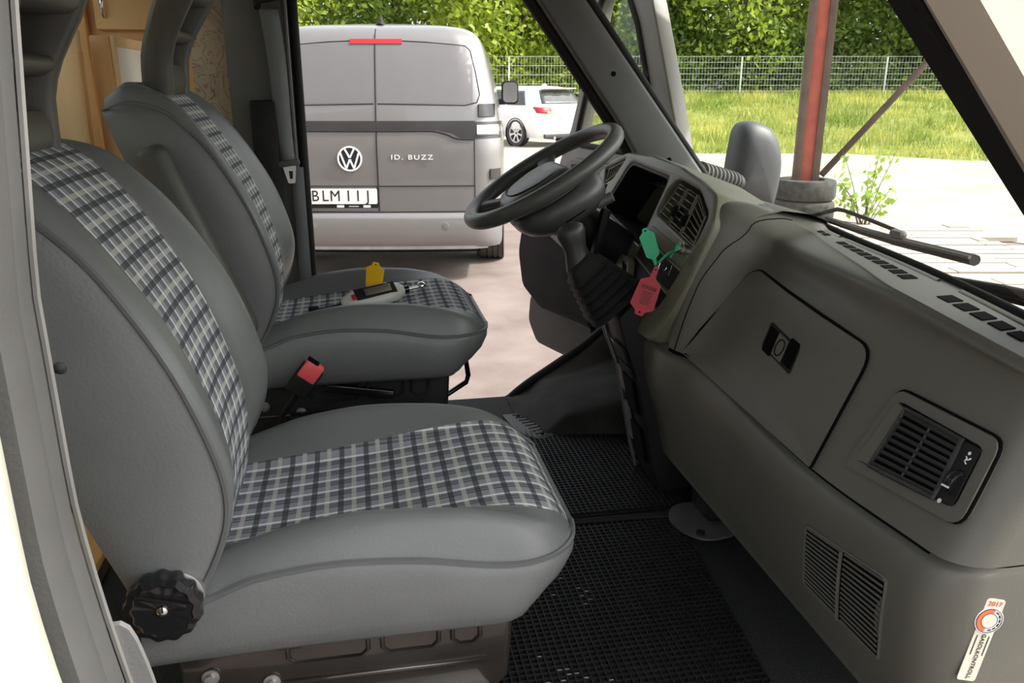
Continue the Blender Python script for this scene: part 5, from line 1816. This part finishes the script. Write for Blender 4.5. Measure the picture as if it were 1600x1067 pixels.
for a in (0.543, -0.46):
    lathe('parking_sensor', [(0.028, 0), (0.028, 0.002), (0.024, 0.0035), (0.0, 0.0035)], axis_m((a, vb(a, 0.5) - 0.054, 0.445), (0, -1, 0)), VANP, bu, 20)
# number plate
pz, pa = 0.662, -0.232
PX = lambda a, z, off=0.0: Matrix(((1, 0, 0, a), (0, 0, -1, vb(a, z) - off), (0, 1, 0, z), (0, 0, 0, 1)))
vpatch('plate_recess', -0.50, 0.02, 0.565, 0.738, mat('van_paint_recess', (0.22, 0.215, 0.21), 0.4, 0.3, var=0.02), van, 0.003, 6, 3)
npl = curve_plate('number_plate', rrect(0.52, 0.115, 0.01), [], 0.010, PX(pa, 0.668, 0.016), mat('plate_white', (0.78, 0.75, 0.72), 0.4, var=0.02), van)
curve_plate('plate_holder', rrect(0.53, 0.15, 0.008), [], 0.008, PX(pa, 0.655, 0.009), BLACK, npl)
for ch, dx in (('B', 0.048), ('L', 0.122), ('M', 0.197), ('1', 0.297), ('1', 0.369), ('J', 0.444)):
    text_mesh('plate_letter', ch, 0.116, Matrix.Translation((-0.252 + dx, 0, 0)) @ PX(pa, 0.668, 0.0165), INK, npl, 0.001, sx=0.92)
for a in (pa - 0.20, pa - 0.02, pa + 0.18):
    curve_plate('holder_badge', rrect(0.055, 0.018, 0.002), [], 0.002, PX(a, 0.5925, 0.011), INKW, npl)
for a in (pa - 0.115, pa + 0.08):
    curve_plate('holder_print', rrect(0.075, 0.005, 0.001), [], 0.001, PX(a, 0.5925, 0.0105), INKW, npl)
# round badge with the two stacked letters
la, lz = -0.163, 0.945
lg = curve_plate('badge', circ(0.088, 40), [], 0.006, PX(la, lz, 0.008), INK, van)
curve_plate('badge_ring', circ(0.092, 40), [circ(0.080, 40)], 0.006, PX(la, lz, 0.012), INKW, lg)


def bar2(name, p, q, w, par):
    p, q = np.array(p), np.array(q)
    d = (q - p) / np.linalg.norm(q - p)
    n_ = np.array([-d[1], d[0]]) * w / 2
    curve_plate(name, [tuple(p + n_), tuple(q + n_), tuple(q - n_), tuple(p - n_)][::-1], [], 0.005, PX(la, lz, 0.012), INKW, par)


for seg in (((-0.036, 0.074), (-0.003, 0.012)), ((0.036, 0.074), (0.003, 0.012)),
            ((-0.070, 0.046), (-0.028, -0.074)), ((0.070, 0.046), (0.028, -0.074)), ((-0.030, -0.074), (-0.002, -0.010)), ((0.030, -0.074), (0.002, -0.010))):
    bar2('badge_letter', *seg, 0.013, lg)
bar2('badge_letter', (-0.010, 0.010), (0.010, 0.010), 0.008, lg)
bar2('badge_letter', (-0.010, -0.008), (0.010, -0.008), 0.008, lg)
text_mesh('model_text', 'ID. BUZZ', 0.050, PX(0.298, 0.953, 0.006), INKW, van, 0.002, sx=1.28, spacing=1.25)
# roof antenna, wheels, mirror
an = bmesh.new()
rows = []
for (f, l, h2, w) in ((0, 0.0, 0.0, 0.03), (0.4, 0.03, 0.03, 0.018), (0.75, 0.07, 0.06, 0.008), (1.0, 0.10, 0.075, 0.002)):
    rows.append([(0.05 - w, 0.42 + l, 1.90 + h2), (0.05, 0.42 + l * 0.9, 1.90 + h2 + 0.012), (0.05 + w, 0.42 + l, 1.90 + h2), (0.05 + w, 0.56, 1.90 + h2 * 0.9), (0.05 - w, 0.56, 1.90 + h2 * 0.9)])
an.free()
grid_mesh('roof_antenna', rows, BLACK, van, close_v=True)


def wheel(name, parent, a, b, r_, w, side, rim=0.66, spokes=5, rimm=None, grooves=True):
    """axis along the local x; side = +1 outer face towards +x"""
    M = axis_m((a, b, r_), (side, 0, 0), (0, 0, 1))
    prof = [(r_ * rim, -w), (r_ * 0.93, -w), (r_ * 0.985, -w * 0.9)]
    if grooves:
        for k_ in range(4):
            c0 = -w * 0.8 + k_ * w * 0.2
            prof += [(r_, c0), (r_, c0 + w * 0.13), (r_ * 0.975, c0 + w * 0.14), (r_ * 0.975, c0 + w * 0.19)]
    prof += [(r_, -w * 0.03), (r_ * 0.985, -w * 0.01), (r_ * 0.93, 0.0), (r_ * rim, -0.012), (r_ * rim, -0.03)]
    ty = lathe(name, prof, M, mat('tyre_rubber', (0.055, 0.053, 0.05), 0.8, var=0.2), parent, 44, sharp=40)
    lathe('rim_dish', [(r_ * rim, -0.03), (r_ * rim * 0.93, -0.05), (r_ * 0.1, -0.055), (0.0, -0.055)], M, mat('rim_dark', (0.09, 0.09, 0.09), 0.4, 0.5), ty, 40)
    for k_ in range(spokes):
        t = 2 * math.pi * k_ / spokes
        u, v = Vector((math.cos(t), math.sin(t), 0)), Vector((-math.sin(t), math.cos(t), 0))
        P_ = []
        for (rr, hw_, zz) in ((0.03, 0.028, -0.030), (r_ * rim * 0.55, 0.020, -0.022), (r_ * rim * 0.97, 0.034, -0.018)):
            P_.append([M @ (u * rr + v * hw_ + Vector((0, 0, zz))), M @ (u * rr - v * hw_ + Vector((0, 0, zz))), M @ (u * rr - v * hw_ + Vector((0, 0, zz - 0.02))), M @ (u * rr + v * hw_ + Vector((0, 0, zz - 0.02)))])
        grid_mesh('spoke', P_, rimm or STEEL, ty, close_v=True, sharp=30)
    lathe('rim_ring', [(r_ * rim, -0.03), (r_ * rim, -0.010), (r_ * rim * 0.94, -0.012), (r_ * rim * 0.92, -0.03)], M, rimm or STEEL, ty, 40)
    return ty


for sg in (1, -1):
    wheel('wheel', van, sg * 0.985, 1.02, 0.345, 0.24, sg)
    wheel('wheel', van, sg * 0.975, 3.95, 0.345, 0.22, sg)
vm = curve_plate('wing_mirror', rrect(0.19, 0.25, 0.05, 5), [], 0.10, Matrix(((1, 0, 0, 1.055), (0, 0, -1, 3.25), (0, 1, 0, 1.39), (0, 0, 0, 1))), BLACK, van, bevel=0.012)
curve_plate('mirror_glass', rrect(0.155, 0.21, 0.04, 5), [], 0.004, Matrix(((1, 0, 0, 1.058), (0, 0, -1, 3.248), (0, 1, 0, 1.39), (0, 0, 0, 1))), CHROME, vm)
tube('mirror_foot', [(0.90, 3.3, 1.28), (1.0, 3.28, 1.30)], 0.03, BLACK, van, 8)

# ================================================================ white estate car
car = thing('estate_car', 'white estate car parked beyond the grey van', 'car', GW(1.37, 20.9), -R(10.6) + R(42), local=True)
CARP = mat('car_white', (0.80, 0.80, 0.80), 0.3, var=0.01, coat=0.6)
CARG = mat('car_glass', (0.05, 0.055, 0.05), 0.08, var=0.2, coat=0.5)
# local: x right, y forward, rear at y=0
CZ = [0.22, 0.35, 0.55, 0.75, 0.92, 1.0, 1.15, 1.30, 1.38, 1.43]
CW = [0.80, 0.86, 0.90, 0.905, 0.88, 0.84, 0.76, 0.67, 0.60, 0.42]
CB = [0.10, 0.03, 0.0, 0.02, 0.06, 0.09, 0.22, 0.36, 0.46, 0.62]


def cb(a, z):
    w = pchip(CZ, CW, z)
    b = pchip(CZ, CB, z) + 0.06 * (a / w) ** 2
    q = abs(a) - (w - 0.20)
    if q > 0:
        b += 0.20 - math.sqrt(max(0, 0.04 - min(q, 0.2) ** 2))
    return b


G = []
for z in list(np.linspace(0.22, 1.0, 14)) + [1.05, 1.1, 1.15, 1.2, 1.25, 1.3, 1.34, 1.38, 1.41, 1.43]:
    w = pchip(CZ, CW, z)
    yf = 4.5 if z < 0.75 else (4.5 - (z - 0.75) / 0.17 * 1.1 if z < 0.92 else 3.4 - (z - 0.92) * 2.3)
    row = []
    for f in (1.0, 0.85, 0.6, 0.35):
        row.append((-w * (1 - 0.12 * f ** 3), 0.5 + (yf - 0.5) * f, z))
    aa = np.concatenate([-w + 0.2 * (1 - np.cos(np.linspace(0, math.pi / 2, 7))), np.linspace(-w + 0.2, w - 0.2, 10)[1:-1], w - 0.2 * (1 - np.cos(np.linspace(math.pi / 2, 0, 7)))])
    row += [(a, cb(a, z), z) for a in aa]
    for f in (0.35, 0.6, 0.85, 1.0):
        row.append((w * (1 - 0.12 * f ** 3), 0.5 + (yf - 0.5) * f, z))
    G.append(row)
G.append([(p[0] * 0.3, p[1] * 0.8 + 0.3, 1.445) for p in G[-1]])
cb_o = grid_mesh('body', G, CARP, car, sharp=50)


def cpatch(name, fn, na_, nz_, m_, parent):
    F = [[fn(i / na_, j / nz_) for j in range(nz_ + 1)] for i in range(na_ + 1)]
    o = grid_mesh(name, F, m_, parent)
    s = o.modifiers.new('thick', 'SOLIDIFY')
    s.thickness = 0.012
    s.offset = 0
    return o


def rearglass(u, v):
    z = 1.03 + 0.31 * v
    w = (pchip(CZ, CW, z) - 0.10)
    a = -w + 2 * w * u
    return (a, cb(a, z) - 0.012, z)


rg = cpatch('rear_window', rearglass, 12, 6, CARG, car)
sp_ = box('roof_spoiler', (1.1, 0.22, 0.03), (0, 0.36, 1.385), CARP, car, 0.012)
box('high_brake_light', (0.3, 0.02, 0.02), (0, 0.245, 1.368), LIGHTR, sp_, 0.004)


def sideglass(y0, y1, z0, z1, lean0, lean1):
    def fn(u, v):
        z = z0 + (z1 - z0) * v
        y = (y0 + lean0 * v) * (1 - u) + (y1 + lean1 * v) * u
        return (-(pchip(CZ, CW, z) + 0.012) * (1 - 0.12 * max(0, (y - 0.5) / 3.2) ** 3), y, z)
    return fn


cpatch('side_window', sideglass(0.62, 1.30, 1.0, 1.33, 0.22, 0.0), 8, 6, CARG, car)
cpatch('side_window', sideglass(1.36, 2.10, 1.0, 1.35, 0.0, 0.05), 6, 6, CARG, car)
cpatch('side_window', sideglass(2.18, 3.0, 1.0, 1.35, 0.0, -0.45), 6, 6, CARG, car)


def lamp(sg):
    def fn(u, v):
        a = sg * (0.52 + 0.36 * u)
        z = 0.80 + 0.14 * v + 0.02 * u
        return (a, cb(a, z) - 0.014, z)
    return fn


for sg in (1, -1):
    t_ = cpatch('tail_light', lamp(sg), 8, 3, LIGHTR, car)
    AMB = mat('lamp_amber', (0.75, 0.42, 0.15), 0.2, var=0.05)
    cpatch('lamp_inner', (lambda sg_: lambda u, v: (sg_ * (0.47 + 0.20 * u), cb(sg_ * (0.47 + 0.20 * u), 0.82) - 0.026, 0.80 + 0.055 * v))(sg), 4, 2, AMB, t_)
    wheel('wheel', car, sg * 0.905, 0.92, 0.325, 0.22, sg, 0.72, 7, mat('alloy', (0.62, 0.62, 0.62), 0.35, 0.4))
    wheel('wheel', car, sg * 0.885, 3.70, 0.325, 0.22, sg, 0.72, 7, mat('alloy', (0.62, 0.62, 0.62), 0.35, 0.4))
    M = axis_m((sg * 0.875, 0.92, 0.325), (sg, 0, 0))
    lathe('wheel_arch', [(0.365, 0.0), (0.365, 0.034), (0.345, 0.034), (0.345, 0.0)], M, BLACK, car, 36)
box('rear_plate', (0.5, 0.02, 0.11), (0.0, -0.008, 0.70), WHITE, car, 0.004)
box('bumper_strip', (1.5, 0.06, 0.10), (0, 0.05, 0.27), mat('car_black', (0.03, 0.03, 0.03), 0.5), car, 0.02)
tube('exhaust', [(-0.45, 0.3, 0.23), (-0.45, -0.02, 0.23)], 0.04, STEEL, car, 14)
grid_mesh('roof_fin', [[(-0.02, 0.75, 1.43), (0.02, 0.75, 1.43), (0.02, 0.95, 1.44), (-0.02, 0.95, 1.44)], [(-0.004, 0.78, 1.50), (0.004, 0.78, 1.50), (0.004, 0.86, 1.50), (-0.004, 0.86, 1.50)]], CARP, car, close_v=True)
# ================================================================ red steel post in old tyres
POSTR = mat('red_paint_steel', (0.40, 0.085, 0.055), 0.55, var=0.15, vscale=6)
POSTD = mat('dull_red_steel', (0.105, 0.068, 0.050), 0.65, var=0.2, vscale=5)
post = thing('steel_post', 'red steel beam post standing in a stack of tyres', 'post', GW(3.30, 9.35))
pp = GW(3.30, 9.35)
rotp = Matrix.Rotation(-YAW - R(10), 3, 'Z')
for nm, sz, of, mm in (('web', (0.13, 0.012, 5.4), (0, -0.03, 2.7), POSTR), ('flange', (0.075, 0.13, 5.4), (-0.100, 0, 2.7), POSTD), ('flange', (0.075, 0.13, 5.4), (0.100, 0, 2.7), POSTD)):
    c = rotp @ Vector(of)
    box(nm, sz, (pp[0] + c.x, pp[1] + c.y, 0.05 + of[2]), mm, post, 0.002, rotp)
br0 = Vector(GW(3.50, 9.40, 0.50))
br1 = Vector(GW(6.35, 10.2, 3.45))
tube('brace', [br0, br1], 0.042, POSTD, post, 4)
TYRE = mat('old_tyre', (0.042, 0.042, 0.037), 0.85, var=0.35, vscale=14, bump=0.5, bscale=40)
for k_, (z, r_, lb) in enumerate(((0.005, 0.345, 'worn tyre lying flat on the ground, bottom of the stack round the post'), (0.235, 0.335, 'worn tyre lying flat, top of the stack round the red post'))):
    M = Matrix.Translation((pp[0] + 0.01 * k_, pp[1], z))
    bm = bmesh.new()
    prof = [(0.20, 0.03), (0.205, 0.008), (0.26, 0.0), (0.32, 0.012), (r_, 0.045), (r_, 0.185), (0.32, 0.218), (0.26, 0.23), (0.205, 0.222), (0.20, 0.20), (0.225, 0.16), (0.225, 0.07)]
    rings = []
    for i in range(40):
        t = 2 * math.pi * i / 40
        rings.append([bm.verts.new(M @ Vector((rr * math.cos(t), rr * math.sin(t), zz))) for rr, zz in prof])
    for i in range(40):
        for j in range(len(prof)):
            a, b = rings[i], rings[(i + 1) % 40]
            j2 = (j + 1) % len(prof)
            bm.faces.new((a[j], b[j], b[j2], a[j2]))
    o = from_bm('old_tyre', bm, TYRE, None, sharp=50)
    o.location = (0, 0, 0)
    tag(o, lb, 'tyre', 'old tyres round the post')


# ================================================================ vegetation
def leaves(name, pts, size, m_, parent, seed, aspect=0.55, up=0.3):
    rg_ = np.random.default_rng(seed)
    n = len(pts)
    pts = np.asarray(pts)
    d = rg_.normal(size=(n, 3))
    d /= np.linalg.norm(d, axis=1)[:, None]
    e = rg_.normal(size=(n, 3))
    e -= d * np.sum(d * e, axis=1)[:, None]
    e /= np.linalg.norm(e, axis=1)[:, None]
    s = size * rg_.uniform(0.6, 1.3, size=n)[:, None]
    v = np.empty((n, 4, 3))
    v[:, 0] = pts - d * s
    v[:, 1] = pts + e * s * aspect
    v[:, 2] = pts + d * s
    v[:, 3] = pts - e * s * aspect
    me = bpy.data.meshes.new(name)
    me.vertices.add(4 * n)
    me.vertices.foreach_set('co', v.ravel())
    me.loops.add(4 * n)
    me.loops.foreach_set('vertex_index', np.arange(4 * n))
    me.polygons.add(n)
    me.polygons.foreach_set('loop_start', np.arange(n) * 4)
    me.polygons.foreach_set('loop_total', np.full(n, 4))
    me.update()
    return link(name, me, m_, parent, False)


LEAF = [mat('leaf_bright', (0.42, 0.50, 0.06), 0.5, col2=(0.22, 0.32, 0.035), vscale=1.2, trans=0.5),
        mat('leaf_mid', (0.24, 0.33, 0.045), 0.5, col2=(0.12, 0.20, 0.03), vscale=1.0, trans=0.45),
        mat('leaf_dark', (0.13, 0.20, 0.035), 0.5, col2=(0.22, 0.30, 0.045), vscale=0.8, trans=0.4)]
BARK = mat('bark', (0.14, 0.10, 0.075), 0.9, var=0.35, vscale=9, bump=0.8, bscale=30)


def crown_pts(c, rad, n, seed, clumps=26):
    rg_ = np.random.default_rng(seed)
    cc = rg_.normal(size=(clumps, 3))
    cc /= np.linalg.norm(cc, axis=1)[:, None]
    cc *= rg_.uniform(0.35, 1.0, size=(clumps, 1))
    which = rg_.integers(0, clumps, n)
    p = cc[which] + rg_.normal(size=(n, 3)) * 0.20
    return p * np.array(rad) + np.array(c)


def tree(name, label, r_, d, trunk_h, crown_z, rad, n, kind, seed, size=0.13, z0=0.0, tr=0.14, group='trees behind the fence', cat='tree'):
    t = thing(name, label, cat, GW(r_, d, z0), group=group)
    b = Vector(GW(r_, d, z0 - 0.05))
    rg_ = random.Random(seed)
    h_ = crown_z + rad[2] * 0.5
    pts = [b + Vector((rg_.uniform(-.08, .08) * i, rg_.uniform(-.08, .08) * i, h_ * i / 6)) for i in range(7)]
    tube('trunk', pts, [tr * (1.25 - 0.85 * i / 6) for i in range(7)], BARK, t, 8)
    for k_ in range(4):
        p0 = pts[2 + k_ % 3]
        an_ = rg_.uniform(0, 6.28)
        tube('branch', [p0, p0 + Vector((math.cos(an_) * rad[0] * .4, math.sin(an_) * rad[1] * .4, rad[2] * .35)), p0 + Vector((math.cos(an_) * rad[0] * .75, math.sin(an_) * rad[1] * .75, rad[2] * .6))], [tr * .4, tr * .25, tr * .1], BARK, t, 6)
    f_ = leaves('foliage', crown_pts(GW(r_, d, z0 + crown_z), rad, n, seed), size, LEAF[kind], t, seed)
    f_['kind'] = 'stuff'
    return t


T = [
    ('leafy_tree', 'bright leafy tree rising above the left end of the van roof', -8.5, 31, 5.2, (3.6, 3.0, 4.0), 9000, 0, 0.15),
    ('leafy_tree', 'mid green tree straight above the van roof antenna', -4.2, 33, 5.5, (3.2, 3.0, 4.2), 8000, 1, 0.22),
    ('leafy_tree', 'bright tree with slim pale trunk above the van wing mirror', -0.2, 30.5, 5.0, (3.0, 2.6, 3.9), 9000, 0, 0.10),
    ('leafy_tree', 'yellow green tree right above the white estate car', 2.6, 31.5, 4.4, (2.6, 2.4, 3.4), 8000, 0, 0.16),
    ('leafy_tree', 'tree seen between the driver pillar and the open door frame', 5.2, 31, 4.6, (2.4, 2.4, 3.6), 7000, 1, 0.15),
    ('leafy_tree', 'sunlit tree right of the open door frame', 8.2, 31, 4.9, (2.8, 2.4, 3.8), 9000, 0, 0.14),
    ('leafy_tree', 'dark green tree left of the red post', 11.2, 32, 5.4, (3.0, 2.6, 4.4), 9000, 2, 0.24),
    ('leafy_tree', 'dark green tree directly behind the red post', 14.0, 31, 5.0, (2.8, 2.4, 4.2), 8000, 2, 0.2),
    ('leafy_tree', 'drooping mid green tree right of the red post', 16.8, 30.5, 4.9, (2.8, 2.4, 4.0), 9000, 1, 0.15),
    ('leafy_tree', 'rightmost green tree beside the passenger pillar seal', 20.0, 31, 4.8, (3.0, 2.4, 4.0), 8000, 1, 0.16),
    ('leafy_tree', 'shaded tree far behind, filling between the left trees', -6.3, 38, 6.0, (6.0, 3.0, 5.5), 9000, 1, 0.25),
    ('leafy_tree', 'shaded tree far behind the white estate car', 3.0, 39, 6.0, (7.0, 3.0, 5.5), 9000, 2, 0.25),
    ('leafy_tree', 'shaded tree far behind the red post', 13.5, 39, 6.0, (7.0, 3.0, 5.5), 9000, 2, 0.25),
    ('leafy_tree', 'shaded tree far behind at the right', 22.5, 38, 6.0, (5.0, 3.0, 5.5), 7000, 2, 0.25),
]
for i, (nm, lb, r_, d, cz, rad, n, kind, tr) in enumerate(T):
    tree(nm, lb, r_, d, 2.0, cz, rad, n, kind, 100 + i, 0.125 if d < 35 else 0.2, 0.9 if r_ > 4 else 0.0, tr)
S = [(-9, 30, 1.3, 0, 'undergrowth bush behind the far left van corner'), (-3.2, 30.4, 1.2, 1, 'undergrowth bush hidden mostly by the van'), (0.2, 30, 1.25, 0, 'yellowish bush behind the fence beside the van'),
     (2.6, 30, 1.3, 0, 'yellow green bush behind the fence above the estate car'), (5.5, 30.2, 1.4, 1, 'bush behind the fence near the door frame'), (8.3, 30, 1.3, 2, 'bush behind the sagging fence end'),
     (11.0, 30.2, 1.3, 1, 'bush behind the fence left of the post'), (13.9, 30, 1.2, 2, 'bush behind the fence at the red post'), (16.8, 29.9, 1.2, 0, 'sunlit bush behind the fence right of the post'), (19.8, 30, 1.3, 0, 'sunlit bush behind the fence at the far right'), (23, 30, 1.3, 1, 'bush at the right end of the fence')]
for i, (r_, d, hh, kind, lb) in enumerate(S):
    tree('bush', lb, r_, d, 0.5, hh, (2.0, 0.9, 1.4), 6500, kind, 300 + i, 0.11, 0.9 if r_ > 4 else 0.0, 0.05, 'bushes behind the fence', 'bush')

# ---- grass bank
BANKM = mat('bank_soil', (0.16, 0.19, 0.035), 0.95, col2=(0.24, 0.25, 0.06), vscale=1.5, bump=0.8, bscale=15)


def bank_h(r_, d):
    edge = pchip([2.0, 3.5, 7.2, 9.6, 14, 26], [21.5, 18.6, 18.6, 16.6, 15.5, 15.0], r_)
    t = max(0.0, min(1.0, (d - edge) / 9.0))
    side = max(0.0, min(1.0, (r_ - 1.6) / 2.2))
    return 1.02 * (t * t * (3 - 2 * t)) * side + 0.02 * side * (1 if t > 0 else 0) - 0.03 * (t <= 0)


G = [[GW(r_, d, bank_h(r_, d) + 0.03 * math.sin(r_ * 3.1 + d) * min(1, bank_h(r_, d) * 5)) for d in np.linspace(14, 45, 50)] for r_ in np.linspace(1.4, 32, 44)]
bank = grid_mesh('grass_bank', G, BANKM)
tag(bank, 'rising grassy bank beyond the road', None, None, 'structure')
rgx = np.random.default_rng(11)
N = 52000
rr_ = rgx.uniform(2.2, 25, N)
ddv = rgx.uniform(15, 30, N)
pts, dirs = [], []
for r_, d in zip(rr_, ddv):
    h_ = bank_h(r_, d)
    if h_ > 0.008:
        pts.append(GW(r_, d, h_))
pts = np.array(pts)
n = len(pts)
hgt = rgx.uniform(0.10, 0.30, n) * (1.0 + 0.55 * np.sin(pts[:, 0] * 1.7 + 1.3 * np.sin(pts[:, 1] * 0.9)) * np.sin(pts[:, 1] * 1.9 + pts[:, 0]))
ang = rgx.uniform(0, 2 * math.pi, n)
lean = rgx.normal(0, 0.35, (n, 2)) * hgt[:, None]
w = 0.016
v = np.empty((n, 3, 3))
v[:, 0] = pts + np.stack([np.cos(ang) * w, np.sin(ang) * w, np.zeros(n) - 0.02], 1)
v[:, 1] = pts - np.stack([np.cos(ang) * w, np.sin(ang) * w, np.zeros(n) + 0.02], 1)
v[:, 2] = pts + np.stack([lean[:, 0], lean[:, 1], hgt], 1)
GRASS = mat('grass_blade', (0.17, 0.26, 0.03), 0.6, col2=(0.56, 0.54, 0.15), vscale=0.8, trans=0.4)
me = bpy.data.meshes.new('grass')
me.vertices.add(3 * n)
me.vertices.foreach_set('co', v.ravel())
me.loops.add(3 * n)
me.loops.foreach_set('vertex_index', np.arange(3 * n))
me.polygons.add(n)
me.polygons.foreach_set('loop_start', np.arange(n) * 3)
me.polygons.foreach_set('loop_total', np.full(n, 3))
me.update()
go = link('grass', me, GRASS, None, False)
tag(go, 'tall sunlit grass growing on the bank', 'grass', None, 'stuff')

# ---- wire fence on the bank
FENCEM = mat('galvanised', (0.62, 0.64, 0.62), 0.5, 0.3, var=0.05)
fence = thing('wire_fence', 'galvanised welded wire fence along the top of the bank', 'fence', GW(8, 28.6, 0.5))
edges = [-6.5, -3.6, -0.1, 2.5, 5.2, 7.6, 10.0, 12.4, 14.8, 17.2, 19.6, 22.0, 24.4]
zb_ = lambda r_: max(0.0, bank_h(r_, 28.6)) if r_ > 1.5 else 0.0
FH = 1.34
for r_ in edges:
    z0 = zb_(r_) if r_ > 4 else 1.02
    hh = FH
    zz0 = zb_(r_)
    top_ = 1.02 + FH
    box('post', (0.055, 0.055, top_ - zz0 + 0.25), GW(r_, 28.6, (top_ + zz0 - 0.25) / 2), FENCEM, fence, 0.004, Matrix.Rotation(-YAW, 3, 'Z'))
for a, b in zip(edges[:-1], edges[1:]):
    verts, faces = [], []

    def wire(p, q, t_):
        k0 = len(verts)
        p, q = Vector(p), Vector(q)
        ax_ = (q - p).normalized()
        s1 = ax_.cross(Vector((sy, cy, 0))).normalized() * t_
        s2 = Vector((sy, cy, 0)) * t_
        for c in (p, q):
            verts.extend([tuple(c + s1), tuple(c + s2), tuple(c - s1), tuple(c - s2)])
        for j in range(4):
            faces.append((k0 + j, k0 + (j + 1) % 4, k0 + 4 + (j + 1) % 4, k0 + 4 + j))
    za = min(zb_(a), zb_(b)) + 0.05
    za = za if a > 4 else 0.35
    zt_ = 1.02 + FH
    for z in np.linspace(za, zt_, 8):
        wire(GW(a, 28.57, z), GW(b, 28.57, z), 0.0055)
    for r_ in np.arange(a + 0.1, b, 0.1):
        wire(GW(r_, 28.57, za), GW(r_, 28.57, zt_ + 0.02), 0.003)
    mesh('wire_panel', verts, faces, FENCEM, fence, smooth=False, recalc=False)['kind'] = 'stuff'

# ---- birch sapling in front of the tyres
sp = thing('sapling', 'small leafy birch sapling growing beside the tyre stack', 'sapling', GW(3.85, 8.85))
rg3 = random.Random(5)
LP = []
for k_ in range(14):
    b0 = Vector(GW(3.80 + rg3.uniform(-.05, .05), 8.85, 0.0))
    tip_ = b0 + Vector(GW(rg3.uniform(-.38, .28), rg3.uniform(-.15, .15), rg3.uniform(0.25, 0.85)))
    mid = (b0 + tip_) / 2 + Vector((0, 0, 0.06))
    tube('stem', [b0, mid, tip_], [0.006, 0.004, 0.002], BARK, sp, 5)
    for t in np.linspace(0.35, 1.05, 13):
        c = b0 * (1 - t) ** 2 + mid * 2 * t * (1 - t) + tip_ * t * t
        LP.append(tuple(c + Vector((rg3.uniform(-.05, .05), rg3.uniform(-.05, .05), rg3.uniform(-.05, .05)))))
lf = leaves('foliage', LP, 0.042, mat('leaf_sapling', (0.36, 0.50, 0.08), 0.5, col2=(0.28, 0.42, 0.06), trans=0.5), sp, 77, 0.6)
lf['kind'] = 'stuff'
